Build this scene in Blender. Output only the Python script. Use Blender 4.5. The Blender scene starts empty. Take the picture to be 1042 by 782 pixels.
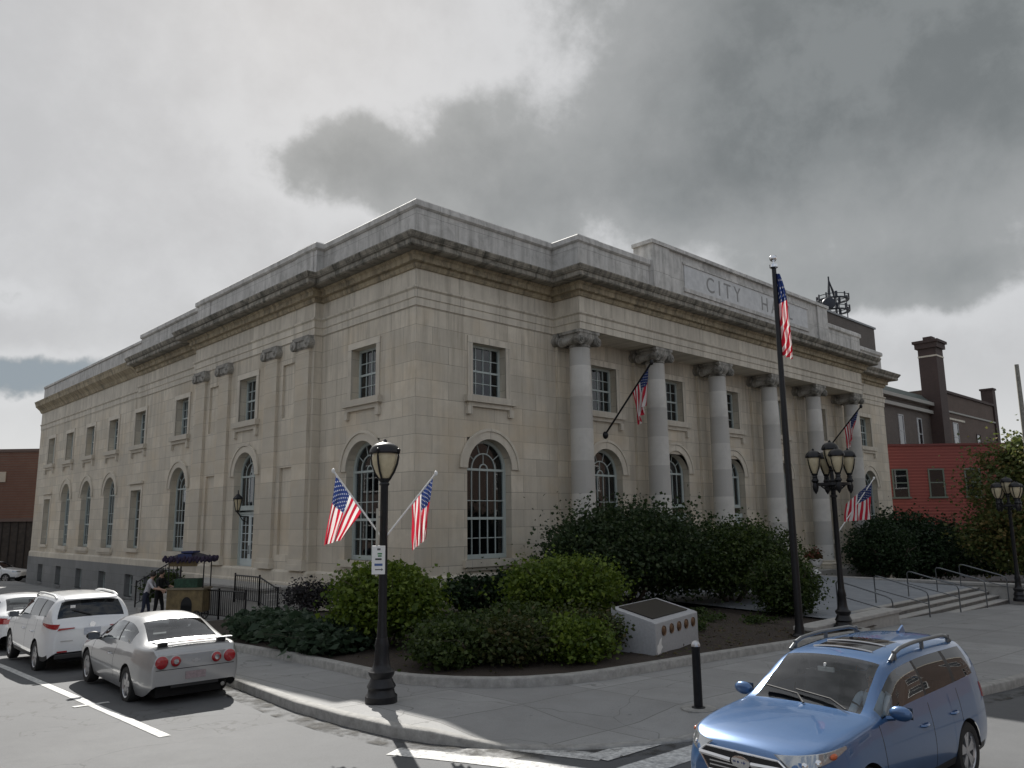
import bpy, bmesh, math, random
import numpy as np
from mathutils import Vector, Matrix
R = math.radians
sc = bpy.context.scene
COL = sc.collection
random.seed(7)
rng = np.random.default_rng(7)

# ---------------------------------------------------------------- node helpers
class NT:
    def __init__(s, tree):
        s.t = tree; s.n = tree.nodes; s.l = tree.links
    def add(s, typ, ins=None, **kw):
        n = s.n.new(typ)
        for k, v in kw.items(): setattr(n, k, v)
        for k, v in (ins or {}).items():
            sock = n.inputs[k]
            if isinstance(v, bpy.types.NodeSocket): s.l.new(v, sock)
            else:
                if sock.type == 'RGBA' and len(v) == 3: v = (*v, 1)
                sock.default_value = v
        return n
    def math(s, op, a, b=0.0, c=0.0, clamp=False):
        n = s.n.new('ShaderNodeMath'); n.operation = op; n.use_clamp = clamp
        for i, v in enumerate((a, b, c)):
            if isinstance(v, bpy.types.NodeSocket): s.l.new(v, n.inputs[i])
            else: n.inputs[i].default_value = v
        return n.outputs[0]
    def mix(s, f, a, b, blend='MIX'):
        n = s.n.new('ShaderNodeMix'); n.data_type = 'RGBA'; n.blend_type = blend
        for k, v in ((0, f), (6, a), (7, b)):
            if isinstance(v, bpy.types.NodeSocket): s.l.new(v, n.inputs[k])
            else: n.inputs[k].default_value = v if k == 0 else ((*v, 1) if len(v) == 3 else v)
        return n.outputs[2]
    def ramp(s, f, stops):
        n = s.n.new('ShaderNodeValToRGB'); s.l.new(f, n.inputs[0]); cr = n.color_ramp
        while len(cr.elements) < len(stops): cr.elements.new(0.5)
        for e, (p, c) in zip(cr.elements, stops):
            e.position = p; e.color = (c, c, c, 1) if not hasattr(c, '__len__') else (*c, 1)
        return n.outputs[0]
    def noise(s, vec, scale, detail=4, rough=.55, dist=0.0):
        return s.add('ShaderNodeTexNoise', {'Vector': vec, 'Scale': scale, 'Detail': detail, 'Roughness': rough, 'Distortion': dist}).outputs[0]
    def sstep(s, x, a, b):
        n = s.n.new('ShaderNodeMapRange'); n.interpolation_type = 'SMOOTHSTEP'
        s.l.new(x, n.inputs[0]); n.inputs[1].default_value = a; n.inputs[2].default_value = b
        return n.outputs[0]

MATS = {}
def mat(name, col=(.5, .5, .5), rough=.7, metal=0., noise=0., nscale=6., bump=0., bscale=40., spec=.5, coat=0., emit=None, col2=None):
    if name in MATS: return MATS[name]
    m = bpy.data.materials.new(name); m.use_nodes = True; MATS[name] = m
    t = NT(m.node_tree); b = t.n['Principled BSDF']
    b.inputs['Roughness'].default_value = rough; b.inputs['Metallic'].default_value = metal
    b.inputs['Specular IOR Level'].default_value = spec; b.inputs['Coat Weight'].default_value = coat
    b.inputs['Base Color'].default_value = (*col, 1)
    tc = t.add('ShaderNodeTexCoord')
    if noise:
        f = t.noise(tc.outputs['Object'], nscale, 6, .65)
        lo = [c * (1 - noise) for c in col]; hi = col2 or [min(1, c * (1 + noise)) for c in col]
        t.l.new(t.mix(t.ramp(f, [(.3, 0.), (.7, 1.)]), lo, hi), b.inputs['Base Color'])
    if bump:
        f = t.noise(tc.outputs['Object'], bscale, 5, .6)
        bp = t.add('ShaderNodeBump', {'Height': f, 'Strength': bump, 'Distance': .02}); t.l.new(bp.outputs[0], b.inputs['Normal'])
    return m

def stone_mat(name, c1, c2, mortar, bw, bh, streak=.35, stain=(.16, .14, .11), only_rows=False, warm=None, mold=0.):
    m = bpy.data.materials.new(name); m.use_nodes = True; MATS[name] = m
    t = NT(m.node_tree); b = t.n['Principled BSDF']; b.inputs['Roughness'].default_value = .75
    tc = t.add('ShaderNodeTexCoord'); o = tc.outputs['Object']
    sx = t.add('ShaderNodeSeparateXYZ', {0: o}); ge = t.add('ShaderNodeNewGeometry')
    nx = t.add('ShaderNodeSeparateXYZ', {0: ge.outputs['Normal']})
    ax = t.math('GREATER_THAN', t.math('ABSOLUTE', nx.outputs[0]), .6)
    u = t.math('ADD', t.math('MULTIPLY', sx.outputs[0], t.math('SUBTRACT', 1., ax)), t.math('MULTIPLY', sx.outputs[1], ax))
    if only_rows: u = t.math('MULTIPLY', u, 0.0)
    v = t.add('ShaderNodeCombineXYZ', {0: u, 1: sx.outputs[2], 2: 0.})
    br = t.add('ShaderNodeTexBrick', {'Vector': v.outputs[0], 'Color1': c1, 'Color2': c2, 'Mortar': mortar, 'Scale': 1., 'Mortar Size': .009, 'Mortar Smooth': .3, 'Bias': 0., 'Brick Width': bw, 'Row Height': bh})
    base = br.outputs[0]
    n1 = t.noise(o, 1.1, 6, .65, .6)
    base = t.mix(t.ramp(n1, [(.35, .0), (.72, .6)]), base, [c * .66 for c in c1])
    n0 = t.noise(o, .33, 5, .6, .3); base = t.mix(t.ramp(n0, [(.42, 0.), (.68, .45)]), base, [c * .74 for c in c2])
    if warm: base = t.mix(t.ramp(t.noise(o, .45, 4, .6), [(.48, 0.), (.66, .5)]), base, warm)
    # vertical rain streaks
    sv = t.add('ShaderNodeCombineXYZ', {0: t.math('MULTIPLY', u, 2.2), 1: t.math('MULTIPLY', sx.outputs[2], .16), 2: t.math('MULTIPLY', ax, 7.)})
    st = t.noise(sv.outputs[0], 1.6, 7, .7)
    hz = t.math('ADD', .45, t.math('MULTIPLY', t.sstep(sx.outputs[2], 5.5, 9.8), .75))
    base = t.mix(t.math('MULTIPLY', t.math('MULTIPLY', t.ramp(st, [(.45, 0.), (.70, 1.)]), streak), hz), base, stain)
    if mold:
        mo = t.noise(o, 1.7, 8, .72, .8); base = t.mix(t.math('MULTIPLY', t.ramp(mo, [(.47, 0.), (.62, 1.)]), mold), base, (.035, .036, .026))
    fine = t.noise(o, 26., 5, .7)
    base = t.mix(.22, base, t.mix(fine, (.12, .115, .105), (.62, .6, .56)), 'SOFT_LIGHT')
    t.l.new(base, b.inputs['Base Color'])
    bp = t.add('ShaderNodeBump', {'Height': t.math('ADD', t.math('MULTIPLY', br.outputs['Fac'], -1.), t.math('MULTIPLY', fine, .25)), 'Strength': .35, 'Distance': .02})
    t.l.new(bp.outputs[0], b.inputs['Normal'])
    return m

def glass_mat(name, tint, trans, rough=.02, boost=1.4):
    m = bpy.data.materials.new(name); m.use_nodes = True; MATS[name] = m
    t = NT(m.node_tree); out = t.n['Material Output']; t.n.remove(t.n['Principled BSDF'])
    tr = t.add('ShaderNodeBsdfTransparent', {0: (*tint, 1)})
    di = t.add('ShaderNodeBsdfDiffuse', {0: (.012, .014, .016, 1)})
    gl = t.add('ShaderNodeBsdfGlossy', {0: (.95, .97, 1, 1), 'Roughness': rough})
    mx = t.add('ShaderNodeMixShader', {0: trans, 1: di.outputs[0], 2: tr.outputs[0]})
    fr = t.add('ShaderNodeFresnel', {'IOR': 1.52})
    fac = t.math('MULTIPLY', fr.outputs[0], boost, clamp=True)
    m2 = t.add('ShaderNodeMixShader', {0: fac, 1: mx.outputs[0], 2: gl.outputs[0]})
    t.l.new(m2.outputs[0], out.inputs[0]); return m

def leaf_mat(name, a, b_, c=None, trans=.3):
    m = bpy.data.materials.new(name); m.use_nodes = True; MATS[name] = m
    t = NT(m.node_tree); out = t.n['Material Output']; t.n.remove(t.n['Principled BSDF'])
    at = t.add('ShaderNodeAttribute', attribute_name='rnd')
    stops = [(0., a), (.55, b_), (1., c or b_)]
    col = t.ramp(at.outputs['Fac'], stops)
    di = t.add('ShaderNodeBsdfPrincipled', {'Base Color': col, 'Roughness': .55, 'Specular IOR Level': .3})
    tl = t.add('ShaderNodeBsdfTranslucent', {0: t.mix(.5, col, [min(1, x * 1.6) for x in b_])})
    mx = t.add('ShaderNodeMixShader', {0: trans, 1: di.outputs[0], 2: tl.outputs[0]})
    t.l.new(mx.outputs[0], out.inputs[0]); return m

# ---------------------------------------------------------------- mesh helpers
class MB:
    def __init__(s): s.v = []; s.f = []; s.m = []; s.uv = {}; s.cur = 0; s.T = None
    def P(s, p):
        if s.T is not None: p = s.T @ Vector(p)
        s.v.append(tuple(p)); return len(s.v) - 1
    def face(s, idx): s.f.append(tuple(idx)); s.m.append(s.cur)
    def poly(s, pts): s.face([s.P(p) for p in pts])
    def box(s, x0, x1, y0, y1, z0, z1):
        i = [s.P(p) for p in ((x0,y0,z0),(x1,y0,z0),(x1,y1,z0),(x0,y1,z0),(x0,y0,z1),(x1,y0,z1),(x1,y1,z1),(x0,y1,z1))]
        for q in ((0,3,2,1),(4,5,6,7),(0,1,5,4),(1,2,6,5),(2,3,7,6),(3,0,4,7)): s.face([i[k] for k in q])
    def cbox(s, c, d): s.box(c[0]-d[0]/2, c[0]+d[0]/2, c[1]-d[1]/2, c[1]+d[1]/2, c[2]-d[2]/2, c[2]+d[2]/2)
    def prism(s, poly, z0, z1):
        n = len(poly); a = [s.P((x, y, z0)) for x, y in poly]; b = [s.P((x, y, z1)) for x, y in poly]
        s.face(a[::-1]); s.face(b)
        for i in range(n): s.face((a[i], a[(i+1) % n], b[(i+1) % n], b[i]))
    def extr(s, poly3, d):
        n = len(poly3); d = Vector(d); a = [s.P(p) for p in poly3]; b = [s.P(Vector(p) + d) for p in poly3]
        s.face(a[::-1]); s.face(b)
        for i in range(n): s.face((a[i], a[(i+1) % n], b[(i+1) % n], b[i]))
    def lathe(s, prof, c=(0, 0, 0), n=16, axis='Z', cap=True):
        rings = []
        for r, z in prof:
            ring = []
            for k in range(n):
                a = 2 * math.pi * k / n; x, y = r * math.cos(a), r * math.sin(a)
                p = (x, y, z) if axis == 'Z' else ((x, z, y) if axis == 'Y' else (z, x, y))
                ring.append(s.P((p[0]+c[0], p[1]+c[1], p[2]+c[2])))
            rings.append(ring)
        for a, b in zip(rings, rings[1:]):
            for k in range(n): s.face((a[k], a[(k+1) % n], b[(k+1) % n], b[k]))
        if cap: s.face(rings[0][::-1]); s.face(rings[-1])
    def tube(s, pts, r, n=8, cap=True):
        pts = [Vector(p) for p in pts]; rs = r if hasattr(r, '__len__') else [r] * len(pts); rings = []
        up = Vector((0, 0, 1))
        for i, p in enumerate(pts):
            d = (pts[min(i+1, len(pts)-1)] - pts[max(i-1, 0)]).normalized()
            a = d.cross(up)
            if a.length < .05: a = d.cross(Vector((1, 0, 0)))
            a.normalize(); b = d.cross(a)
            rings.append([s.P(p + (a * math.cos(2*math.pi*k/n) + b * math.sin(2*math.pi*k/n)) * rs[i]) for k in range(n)])
        for a, b in zip(rings, rings[1:]):
            for k in range(n): s.face((a[k], a[(k+1) % n], b[(k+1) % n], b[k]))
        if cap: s.face(rings[0][::-1]); s.face(rings[-1])
    def ball(s, c, r, n=12, m=8, sq=(1, 1, 1)):
        rings = []
        for j in range(1, m):
            th = math.pi * j / m
            rings.append([s.P((c[0]+sq[0]*r*math.sin(th)*math.cos(2*math.pi*k/n), c[1]+sq[1]*r*math.sin(th)*math.sin(2*math.pi*k/n), c[2]+sq[2]*r*math.cos(th))) for k in range(n)])
        t = s.P((c[0], c[1], c[2]+r*sq[2])); b = s.P((c[0], c[1], c[2]-r*sq[2]))
        for k in range(n):
            s.face((t, rings[0][k], rings[0][(k+1) % n])); s.face((b, rings[-1][(k+1) % n], rings[-1][k]))
        for a, q in zip(rings, rings[1:]):
            for k in range(n): s.face((a[k], q[k], q[(k+1) % n], a[(k+1) % n]))
    def grid(s, rows):
        ids = [[s.P(p) for p in r] for r in rows]
        for a, b in zip(ids, ids[1:]):
            for k in range(len(a)-1): s.face((a[k], a[k+1], b[k+1], b[k]))
        return ids
    def mesh(s, name, smooth=None, weld=False):
        me = bpy.data.meshes.new(name); me.from_pydata(s.v, [], s.f); me.update()
        me.polygons.foreach_set('material_index', s.m)
        bm = bmesh.new(); bm.from_mesh(me)
        if weld: bmesh.ops.remove_doubles(bm, verts=bm.verts, dist=.0005)
        bmesh.ops.recalc_face_normals(bm, faces=bm.faces); bm.to_mesh(me); bm.free()
        if smooth is not None:
            me.shade_smooth(); me.set_sharp_from_angle(angle=R(smooth))
        return me

def obj(name, mb, m, parent=None, smooth=None, loc=(0, 0, 0), rz=0, weld=False, label=None):
    me = mb.mesh(name, smooth, weld) if isinstance(mb, MB) else mb
    for k in (m if isinstance(m, (list, tuple)) else [m]):
        if len(me.materials) < (len(m) if isinstance(m, (list, tuple)) else 1): me.materials.append(k)
    o = bpy.data.objects.new(name, me); COL.objects.link(o); o.parent = parent
    o.location = loc; o.rotation_euler = (0, 0, rz)
    if label: o['label'] = label
    return o
def tag(o, label, cat, group=None):
    o['label'] = label; o['category'] = cat
    if group: o['group'] = group
    return o
def thing(name, label, cat, loc=(0, 0, 0), rz=0, group=None):
    o = bpy.data.objects.new(name, None); COL.objects.link(o); o.location = loc; o.rotation_euler = (0, 0, rz)
    return tag(o, label, cat, group)
def struct(name, mb, m, smooth=None):
    o = obj(name, mb, m, None, smooth); o['kind'] = 'structure'; return o
def dup(root, loc, rz, label, group=None):
    r = root.copy(); COL.objects.link(r); r.location = loc; r.rotation_euler = (0, 0, rz); r['label'] = label
    if group: r['group'] = group
    for ch in list(root.children):
        c = ch.copy(); COL.objects.link(c); c.parent = r
        for g in ch.children:
            d = g.copy(); COL.objects.link(d); d.parent = c
    return r
def bevel(o, w, seg=2):
    b = o.modifiers.new('bevel', 'BEVEL'); b.width = w; b.segments = seg; b.limit_method = 'ANGLE'; return o

# ---------------------------------------------------------------- ground height
def sp(t, k=2.0): return k * math.log1p(math.exp(max(-50, min(50, t / k))))
def zg(x, y): return -0.03 * (sp(y + 12) - sp(y - 30)) - 0.03 * (sp(x + 11) - sp(x - 25))
def ramp_drop(x, y):
    d = math.hypot(x + 7.35, y + 13.95); return max(0., 1 - (d / 2.1) ** 2) if d < 2.1 else 0.
def zk(x, y): return zg(x, y) + .14 - .12 * min(1, 1.5 * ramp_drop(x, y))

# ---------------------------------------------------------------- materials
M_wall = stone_mat('marble_wall', (.73, .66, .545), (.555, .505, .42), (.22, .195, .165), 1.42, .62, .55, (.26, .225, .17), warm=(.60, .49, .345))
M_trim = stone_mat('marble_trim', (.71, .65, .545), (.60, .55, .465), (.2, .19, .17), 1.9, 3.0, .5, (.26, .225, .17))
M_parapet = stone_mat('marble_parapet', (.68, .66, .625), (.57, .555, .53), (.24, .22, .2), 1.8, 2.2, .42, (.13, .125, .11), mold=.22)
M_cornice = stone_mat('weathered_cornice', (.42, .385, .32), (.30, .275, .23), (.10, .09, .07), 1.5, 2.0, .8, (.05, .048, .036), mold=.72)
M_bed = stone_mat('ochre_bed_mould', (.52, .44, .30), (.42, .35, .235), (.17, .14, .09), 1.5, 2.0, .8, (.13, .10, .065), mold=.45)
M_granite = stone_mat('grey_granite', (.25, .255, .255), (.21, .215, .215), (.12, .12, .12), 1.6, .55, .35, (.13, .13, .125))
M_column = stone_mat('marble_column', (.68, .66, .615), (.645, .625, .58), (.48, .465, .435), 9., 1.23, .3, only_rows=True)
M_frame = mat('pale_green_window_paint', (.42, .47, .45), .5)
M_doorp = mat('pale_door_paint', (.50, .56, .56), .45)
M_pane = glass_mat('window_pane', (.55, .6, .62), .75)
M_darkpane = glass_mat('dark_window_pane', (.2, .25, .3), .15)
M_blind = mat('pale_blind', (.33, .37, .37), .8)
M_black = mat('black_iron', (.012, .012, .014), .42, .3, noise=.3, nscale=12)
M_gmetal = mat('grey_metal', (.16, .17, .18), .4, .7)
M_chrome = mat('chrome', (.75, .75, .76), .12, 1.)
M_white = mat('white_paint', (.78, .78, .76), .45, noise=.06)
M_globe = mat('cream_lamp_glass', (.52, .45, .30), .35, noise=.12, nscale=9)
M_dark = mat('dark_interior', (.012, .012, .013), .8)
M_rubber = mat('tyre_rubber', (.018, .018, .018), .85, bump=.2)
M_alloy = mat('alloy_rim', (.5, .5, .51), .32, .8)
M_redlens = mat('red_lamp_lens', (.32, .012, .018), .12, coat=.6)
M_clear = mat('clear_lamp_lens', (.36, .38, .40), .1, .6, coat=1.)
M_plate = mat('number_plate', (.40, .37, .38), .6, noise=.18, nscale=20)
M_trimblk = mat('black_plastic', (.02, .02, .021), .55)

# ---------------------------------------------------------------- road, pavement, bed
def road_mat():
    m = bpy.data.materials.new('asphalt'); m.use_nodes = True
    t = NT(m.node_tree); b = t.n['Principled BSDF']; b.inputs['Roughness'].default_value = .85
    o = t.add('ShaderNodeTexCoord').outputs['Object']
    big = t.noise(o, .22, 5, .6, .4); mid = t.noise(o, 2.2, 5, .65); fine = t.noise(o, 70., 3, .7)
    c = t.mix(t.ramp(big, [(.3, 0.), (.7, 1.)]), (.075, .078, .083), (.102, .105, .109))
    c = t.mix(t.ramp(mid, [(.4, 0.), (.75, .6)]), c, (.068, .07, .073))
    # tyre-worn lanes
    c = t.mix(.45, c, t.mix(fine, (.05, .05, .05), (.95, .95, .93)), 'OVERLAY')
    wob = t.add('ShaderNodeVectorMath', {0: o, 1: t.add('ShaderNodeTexNoise', {'Vector': o, 'Scale': .9, 'Detail': 5.}).outputs[1]}, operation='ADD')
    vo = t.add('ShaderNodeTexVoronoi', {'Vector': wob.outputs[0], 'Scale': .2}, feature='DISTANCE_TO_EDGE')
    crack = t.math('LESS_THAN', vo.outputs[0], .0014)
    c = t.mix(t.math('MULTIPLY', crack, .7), c, (.045, .045, .045))
    spot = t.math('GREATER_THAN', t.noise(o, 5.5, 2, .5), .735)
    c = t.mix(t.math('MULTIPLY', spot, .22), c, (.06, .06, .06))
    t.l.new(c, b.inputs['Base Color'])
    bp = t.add('ShaderNodeBump', {'Height': fine, 'Strength': .35, 'Distance': .01}); t.l.new(bp.outputs[0], b.inputs['Normal'])
    return m
def pave_mat():
    m = bpy.data.materials.new('concrete_paving'); m.use_nodes = True
    t = NT(m.node_tree); b = t.n['Principled BSDF']; b.inputs['Roughness'].default_value = .9
    o = t.add('ShaderNodeTexCoord').outputs['Object']
    br = t.add('ShaderNodeTexBrick', {'Vector': o, 'Color1': (.30, .30, .295), 'Color2': (.245, .245, .242), 'Mortar': (.12, .118, .112), 'Scale': 1., 'Mortar Size': .012, 'Mortar Smooth': .4, 'Brick Width': 1.7, 'Row Height': 1.7}, offset=0.)
    n1 = t.noise(o, 1.3, 6, .65); fine = t.noise(o, 55., 3, .7)
    c = t.mix(t.ramp(n1, [(.35, 0.), (.7, .55)]), br.outputs[0], (.185, .183, .178))
    wob = t.add('ShaderNodeVectorMath', {0: o, 1: t.add('ShaderNodeTexNoise', {'Vector': o, 'Scale': .8, 'Detail': 2.}).outputs[1]}, operation='ADD')
    vo = t.add('ShaderNodeTexVoronoi', {'Vector': wob.outputs[0], 'Scale': .33}, feature='DISTANCE_TO_EDGE')
    c = t.mix(t.math('MULTIPLY', t.math('LESS_THAN', vo.outputs[0], .0022), .45), c, (.07, .07, .065))
    c = t.mix(t.math('MULTIPLY', t.math('GREATER_THAN', t.noise(o, 9., 2, .5), .72), .4), c, (.10, .10, .10))
    c = t.mix(.35, c, t.mix(fine, (.1, .1, .1), (.9, .9, .9)), 'OVERLAY')
    t.l.new(c, b.inputs['Base Color'])
    bp = t.add('ShaderNodeBump', {'Height': fine, 'Strength': .2, 'Distance': .01}); t.l.new(bp.outputs[0], b.inputs['Normal'])
    return m
M_road = road_mat(); M_pave = pave_mat()
M_kerb = mat('granite_kerb', (.28, .275, .26), .85, noise=.28, nscale=7, bump=.3)
M_mulch = mat('bark_mulch', (.035, .025, .018), .95, noise=.6, nscale=30, bump=1., bscale=50)
M_line = mat('worn_road_paint', (.56, .56, .54), .8, noise=.3, nscale=14)
M_line.node_tree.nodes['Principled BSDF'].inputs['Base Color'].links[0].from_node.inputs[6].default_value = (.22, .22, .22, 1)
M_plaza = mat('plaza_concrete', (.24, .255, .275), .85, noise=.15, nscale=2, bump=.1)
M_riser = mat('shaded_riser', (.15, .145, .135), .9, noise=.35, nscale=5)  # darker than the treads: the risers' shade is put into the colour
M_step = mat('granite_steps', (.36, .35, .33), .85, noise=.18, nscale=4, bump=.15)

mb = MB()
xs = np.unique(np.concatenate([np.linspace(-500, -60, 10), np.linspace(-60, -25, 12), np.linspace(-25, 30, 56), np.linspace(30, 100, 20), np.linspace(100, 700, 12)]))
ys = np.unique(np.concatenate([np.linspace(-300, -40, 8), np.linspace(-40, 50, 91), np.linspace(50, 120, 15), np.linspace(120, 800, 12)]))
mb.grid([[(x, y, zg(x, y)) for x in xs] for y in ys])
struct('road', mb, M_road, 60)

KERB = [(-8.6, y) for y in np.arange(75, -.1, -1.5)] + [(-8.61, -2), (-8.66, -4), (-8.8, -6.2), (-9.0, -7.8), (-9.17, -9.3), (-9.19, -10.7), (-9.1, -11.83), (-8.95, -12.4), (-8.74, -12.85), (-8.5, -13.25), (-8.22, -13.6), (-7.88, -13.92), (-7.46, -14.22), (-6.98, -14.46), (-6.47, -14.65), (-5.5, -14.95), (-4, -15.35), (-2, -15.85), (0, -16.25), (1.2, -16.4)] + [(x, -16.45) for x in np.arange(2.5, 100, 2.0)]
def offset_path(path, d):
    out = []
    for i, p in enumerate(path):
        a = Vector(path[max(i-1, 0)]); b = Vector(path[min(i+1, len(path)-1)]); t = (b - a).normalized()
        out.append((p[0] - t.y * d, p[1] + t.x * d))
    return out
def ribbon(path, w, zt, h, top_only=False):
    """solid kerb: outer edge on path, width w to the left of travel, top zt(x,y), height h"""
    m = MB(); inn = offset_path(path, w); c = .025
    outer2 = offset_path(path, c)
    rows = []
    rows.append([(x, y, zt(x, y) - h) for x, y in path])
    rows.append([(x, y, zt(x, y) - c) for x, y in path])
    rows.append([(x, y, zt(x, y)) for x, y in outer2])
    rows.append([(x, y, zt(x, y)) for x, y in inn])
    rows.append([(x, y, zt(x, y) - h) for x, y in inn])
    m.grid(rows); return m
def dense(path, step=.4):
    out = []
    for a, b in zip(path, path[1:]):
        n = max(1, int(math.dist(a, b) / step))
        for k in range(n): out.append((a[0] + (b[0]-a[0])*k/n, a[1] + (b[1]-a[1])*k/n))
    return out + [path[-1]]
KERB = dense(KERB, .45)
struct('kerb', ribbon(KERB, .17, lambda x, y: zk(x, y) + .012, .35), M_kerb, 50)
# pavement sheet: from the kerb line inwards
mb = MB(); rows = []
base = offset_path(KERB, .165)
for k in (0, .06, .13, .2, .28, .37, .48, .6, .75, 1.):
    r = [(x + (max(x, -4.) - x) * k, y + (max(y, -8.) - y) * k) for x, y in base]
    rows.append([(x, y, zk(x, y)) for x, y in r])
mb.grid(rows)
struct('pavement', mb, M_pave, 60)
mb = MB()   # paving round the side of the building beyond the bed
mb.grid([[(x, y, zk(x, y) + .004) for x in np.linspace(-5.5, 0, 8)] for y in np.arange(4, 60, 2.)])
mb.grid([[(x, y, zk(x, y) + .004) for x in np.linspace(10, 95, 40)] for y in np.linspace(-15.5, -9, 5)])
struct('side_path', mb, M_pave, 60)

# planting bed
BED = [(-4.9, 5.9), (-6.8, 5.9), (-6.85, 2), (-6.88, -2), (-6.9, -5.1), (-7.05, -7.2), (-7.15, -8.3), (-7.0, -9.3), (-6.67, -10.05), (-6.25, -10.6), (-5.74, -11.0), (-5.0, -11.3), (-4.12, -11.42), (-2.8, -11.45), (-1.45, -11.45), (1.7, -11.55), (4.2, -11.65), (6.3, -11.68), (6.75, -11.55), (6.9, -11.1)]
BED = dense(BED, .5)
def zb(x, y): return zg(x, y) + .30
struct('bed_kerb', ribbon(BED, .2, zb, .45), M_kerb, 50)
def bed_z(x, y):
    d = min(math.hypot(x - p[0], y - p[1]) for p in BED[::2]); return zb(x, y) - .05 + min(.28, d * .06)
mb = MB(); rows = []
inner = offset_path(BED, .18); cx, cy = 1.5, -1.0
for k in np.linspace(0, 1, 14):
    rows.append([])
    for x, y in inner:
        tx, ty = max(x, -6.5) * (1 - k) + 3 * k, y * (1 - k) + (1.5) * k
        X, Y = x + (tx - x) * (k > 0), y + (ty - y) * (k > 0)
        rows[-1].append((X, Y, bed_z(X, Y) + (0 if k < .02 else rng.uniform(-.02, .03))))
mb.grid(rows)
def patch_z(x, y):
    z = bed_z(x, y) - .02
    return min(z, -.3 + .028*(y + 9.4) - .05) if x > 7 else z
mb.grid([[(x, y, patch_z(x, y)) for x in np.linspace(-1, 8.3, 20)] for y in np.linspace(-11.1, -.3, 22)])
struct('planting_bed', mb, M_mulch, 80)

# painted lines
def strip(m, path, w, dz=.006):
    path = dense(path, .35); a = offset_path(path, w*.6); b = offset_path(path, -w*.6)
    m.grid([[(x, y, zg(x, y) + dz) for x, y in a], [(x, y, zg(x, y) + dz) for x, y in b]])
mb = MB()
strip(mb, [(-11.2, -9.5), (-11.15, -5), (-11.08, 0), (-11.0, 50)], .13)
strip(mb, [(-11.45, -6.2), (-10.9, -6.2)], .1, .009)
strip(mb, [(-9.5, -12.4), (-9.05, -13.35), (-8.6, -14.4), (-8.0, -16)], .3)
strip(mb, [(-8.35, -13.15), (-8.1, -13.85), (-7.86, -14.4)], .28, .006)
strip(mb, [(-7.95, -14.38), (-6.85, -14.36)], .28, .010)
strip(mb, [(-8.1, -15.0), (-6.0, -15.0)], .34)
strip(mb, [(-8.9, -16.4), (-6.0, -16.4)], .34)
struct('road_marking', mb, M_line)
def grit_mat():
    m = bpy.data.materials.new('gutter_grit'); m.use_nodes = True; t = NT(m.node_tree); b = t.n['Principled BSDF']; b.inputs['Roughness'].default_value = .95
    o = t.add('ShaderNodeTexCoord').outputs['Object']; b.inputs['Base Color'].default_value = (.055, .052, .045, 1)
    t.l.new(t.ramp(t.noise(o, 2.6, 7, .7), [(.46, 0.), (.66, .85)]), b.inputs['Alpha']); return m
mb = MB()
a_, b_ = offset_path(KERB, -.02), offset_path(KERB, -.4)
mb.grid([[(x, y, zg(x, y) + .010) for x, y in a_], [(x, y, zg(x, y) + .010) for x, y in b_]])
struct('gutter', mb, grit_mat())
mb = MB(); x0, y0 = -8.95, -13.1
mb.grid([[(x, y, zg(x, y) + .004) for x in (-9.1, -8.8, -8.5)] for y in (-12.95, -13.3, -13.7)])
struct('road_patch', mb, mat('asphalt_patch', (.24, .24, .235), .9, noise=.2, nscale=12))

# ================================================================ CITY HALL
hall = thing('city_hall', 'pale marble city hall with tall columned portico and arched windows', 'building', (0, 0, 0))
FW, DEP, PX0, PX1, PY = 39.1, 48., 6.75, 32.35, -1.4
SX, SY0, SY1 = -.35, 6.1, 17.6
def arc_pts(u, w, zs, n=16): return [(u - w/2 * math.cos(math.pi*k/n), zs + w/2 * math.sin(math.pi*k/n)) for k in range(n + 1)]
def facade(mb, P, u0, u1, z0, z1, ops):
    brk = sorted({u0, u1} | {o['u'] - o['w']/2 for o in ops} | {o['u'] + o['w']/2 for o in ops})
    q = lambda a, b, c, d: mb.poly([P(a, c, 0), P(b, c, 0), P(b, d, 0), P(a, d, 0)])
    for a, b in zip(brk, brk[1:]):
        hit = sorted([o for o in ops if o['u'] - o['w']/2 < (a + b)/2 < o['u'] + o['w']/2], key=lambda o: o['z0'])
        z = z0
        for o in hit:
            if o['z0'] > z: q(a, b, z, o['z0'])
            if o.get('arch'):
                pts = arc_pts(o['u'], o['w'], o['z1'] - o['w']/2)
                for p, r in zip(pts, pts[1:]): mb.poly([P(p[0], p[1], 0), P(r[0], r[1], 0), P(r[0], o['z1'] + .02, 0), P(p[0], o['z1'] + .02, 0)])
                z = o['z1'] + .02
            else: z = o['z1']
        if z < z1: q(a, b, z, z1)
    for o in ops:
        l, r = o['u'] - o['w']/2, o['u'] + o['w']/2; d = o.get('d', .42)
        if o.get('arch'): path = [(l, o['z0'])] + arc_pts(o['u'], o['w'], o['z1'] - o['w']/2) + [(r, o['z0'])]
        else: path = [(l, o['z0']), (l, o['z1']), (r, o['z1']), (r, o['z0'])]
        path = path + [path[0]]
        for p, s_ in zip(path, path[1:]): mb.poly([P(p[0], p[1], 0), P(s_[0], s_[1], 0), P(s_[0], s_[1], d), P(p[0], p[1], d)])
        if o.get('blank'):
            mb.poly([P(x, z, d) for x, z in path[:-1]])
PF = lambda u, z, d: (u, d, z)
PL = lambda u, z, d: (d, u, z)
PS = lambda u, z, d: (SX + d, u, z)
UP = dict(w=1.62, z0=7.1, z1=9.02); AR = dict(w=2.1, z0=1.4, z1=5.58, arch=True)
front_u = [3.3] + [9.75 + 4.9*k for k in range(5)] + [35.8]
ops_f = [dict(UP, u=u) for u in front_u] + [dict(AR, u=u) if i not in (2, 3, 4) else dict(AR, u=u, z0=-.05) for i, u in enumerate(front_u)]
far_u = [30.6, 35.2, 39.8]
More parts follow.
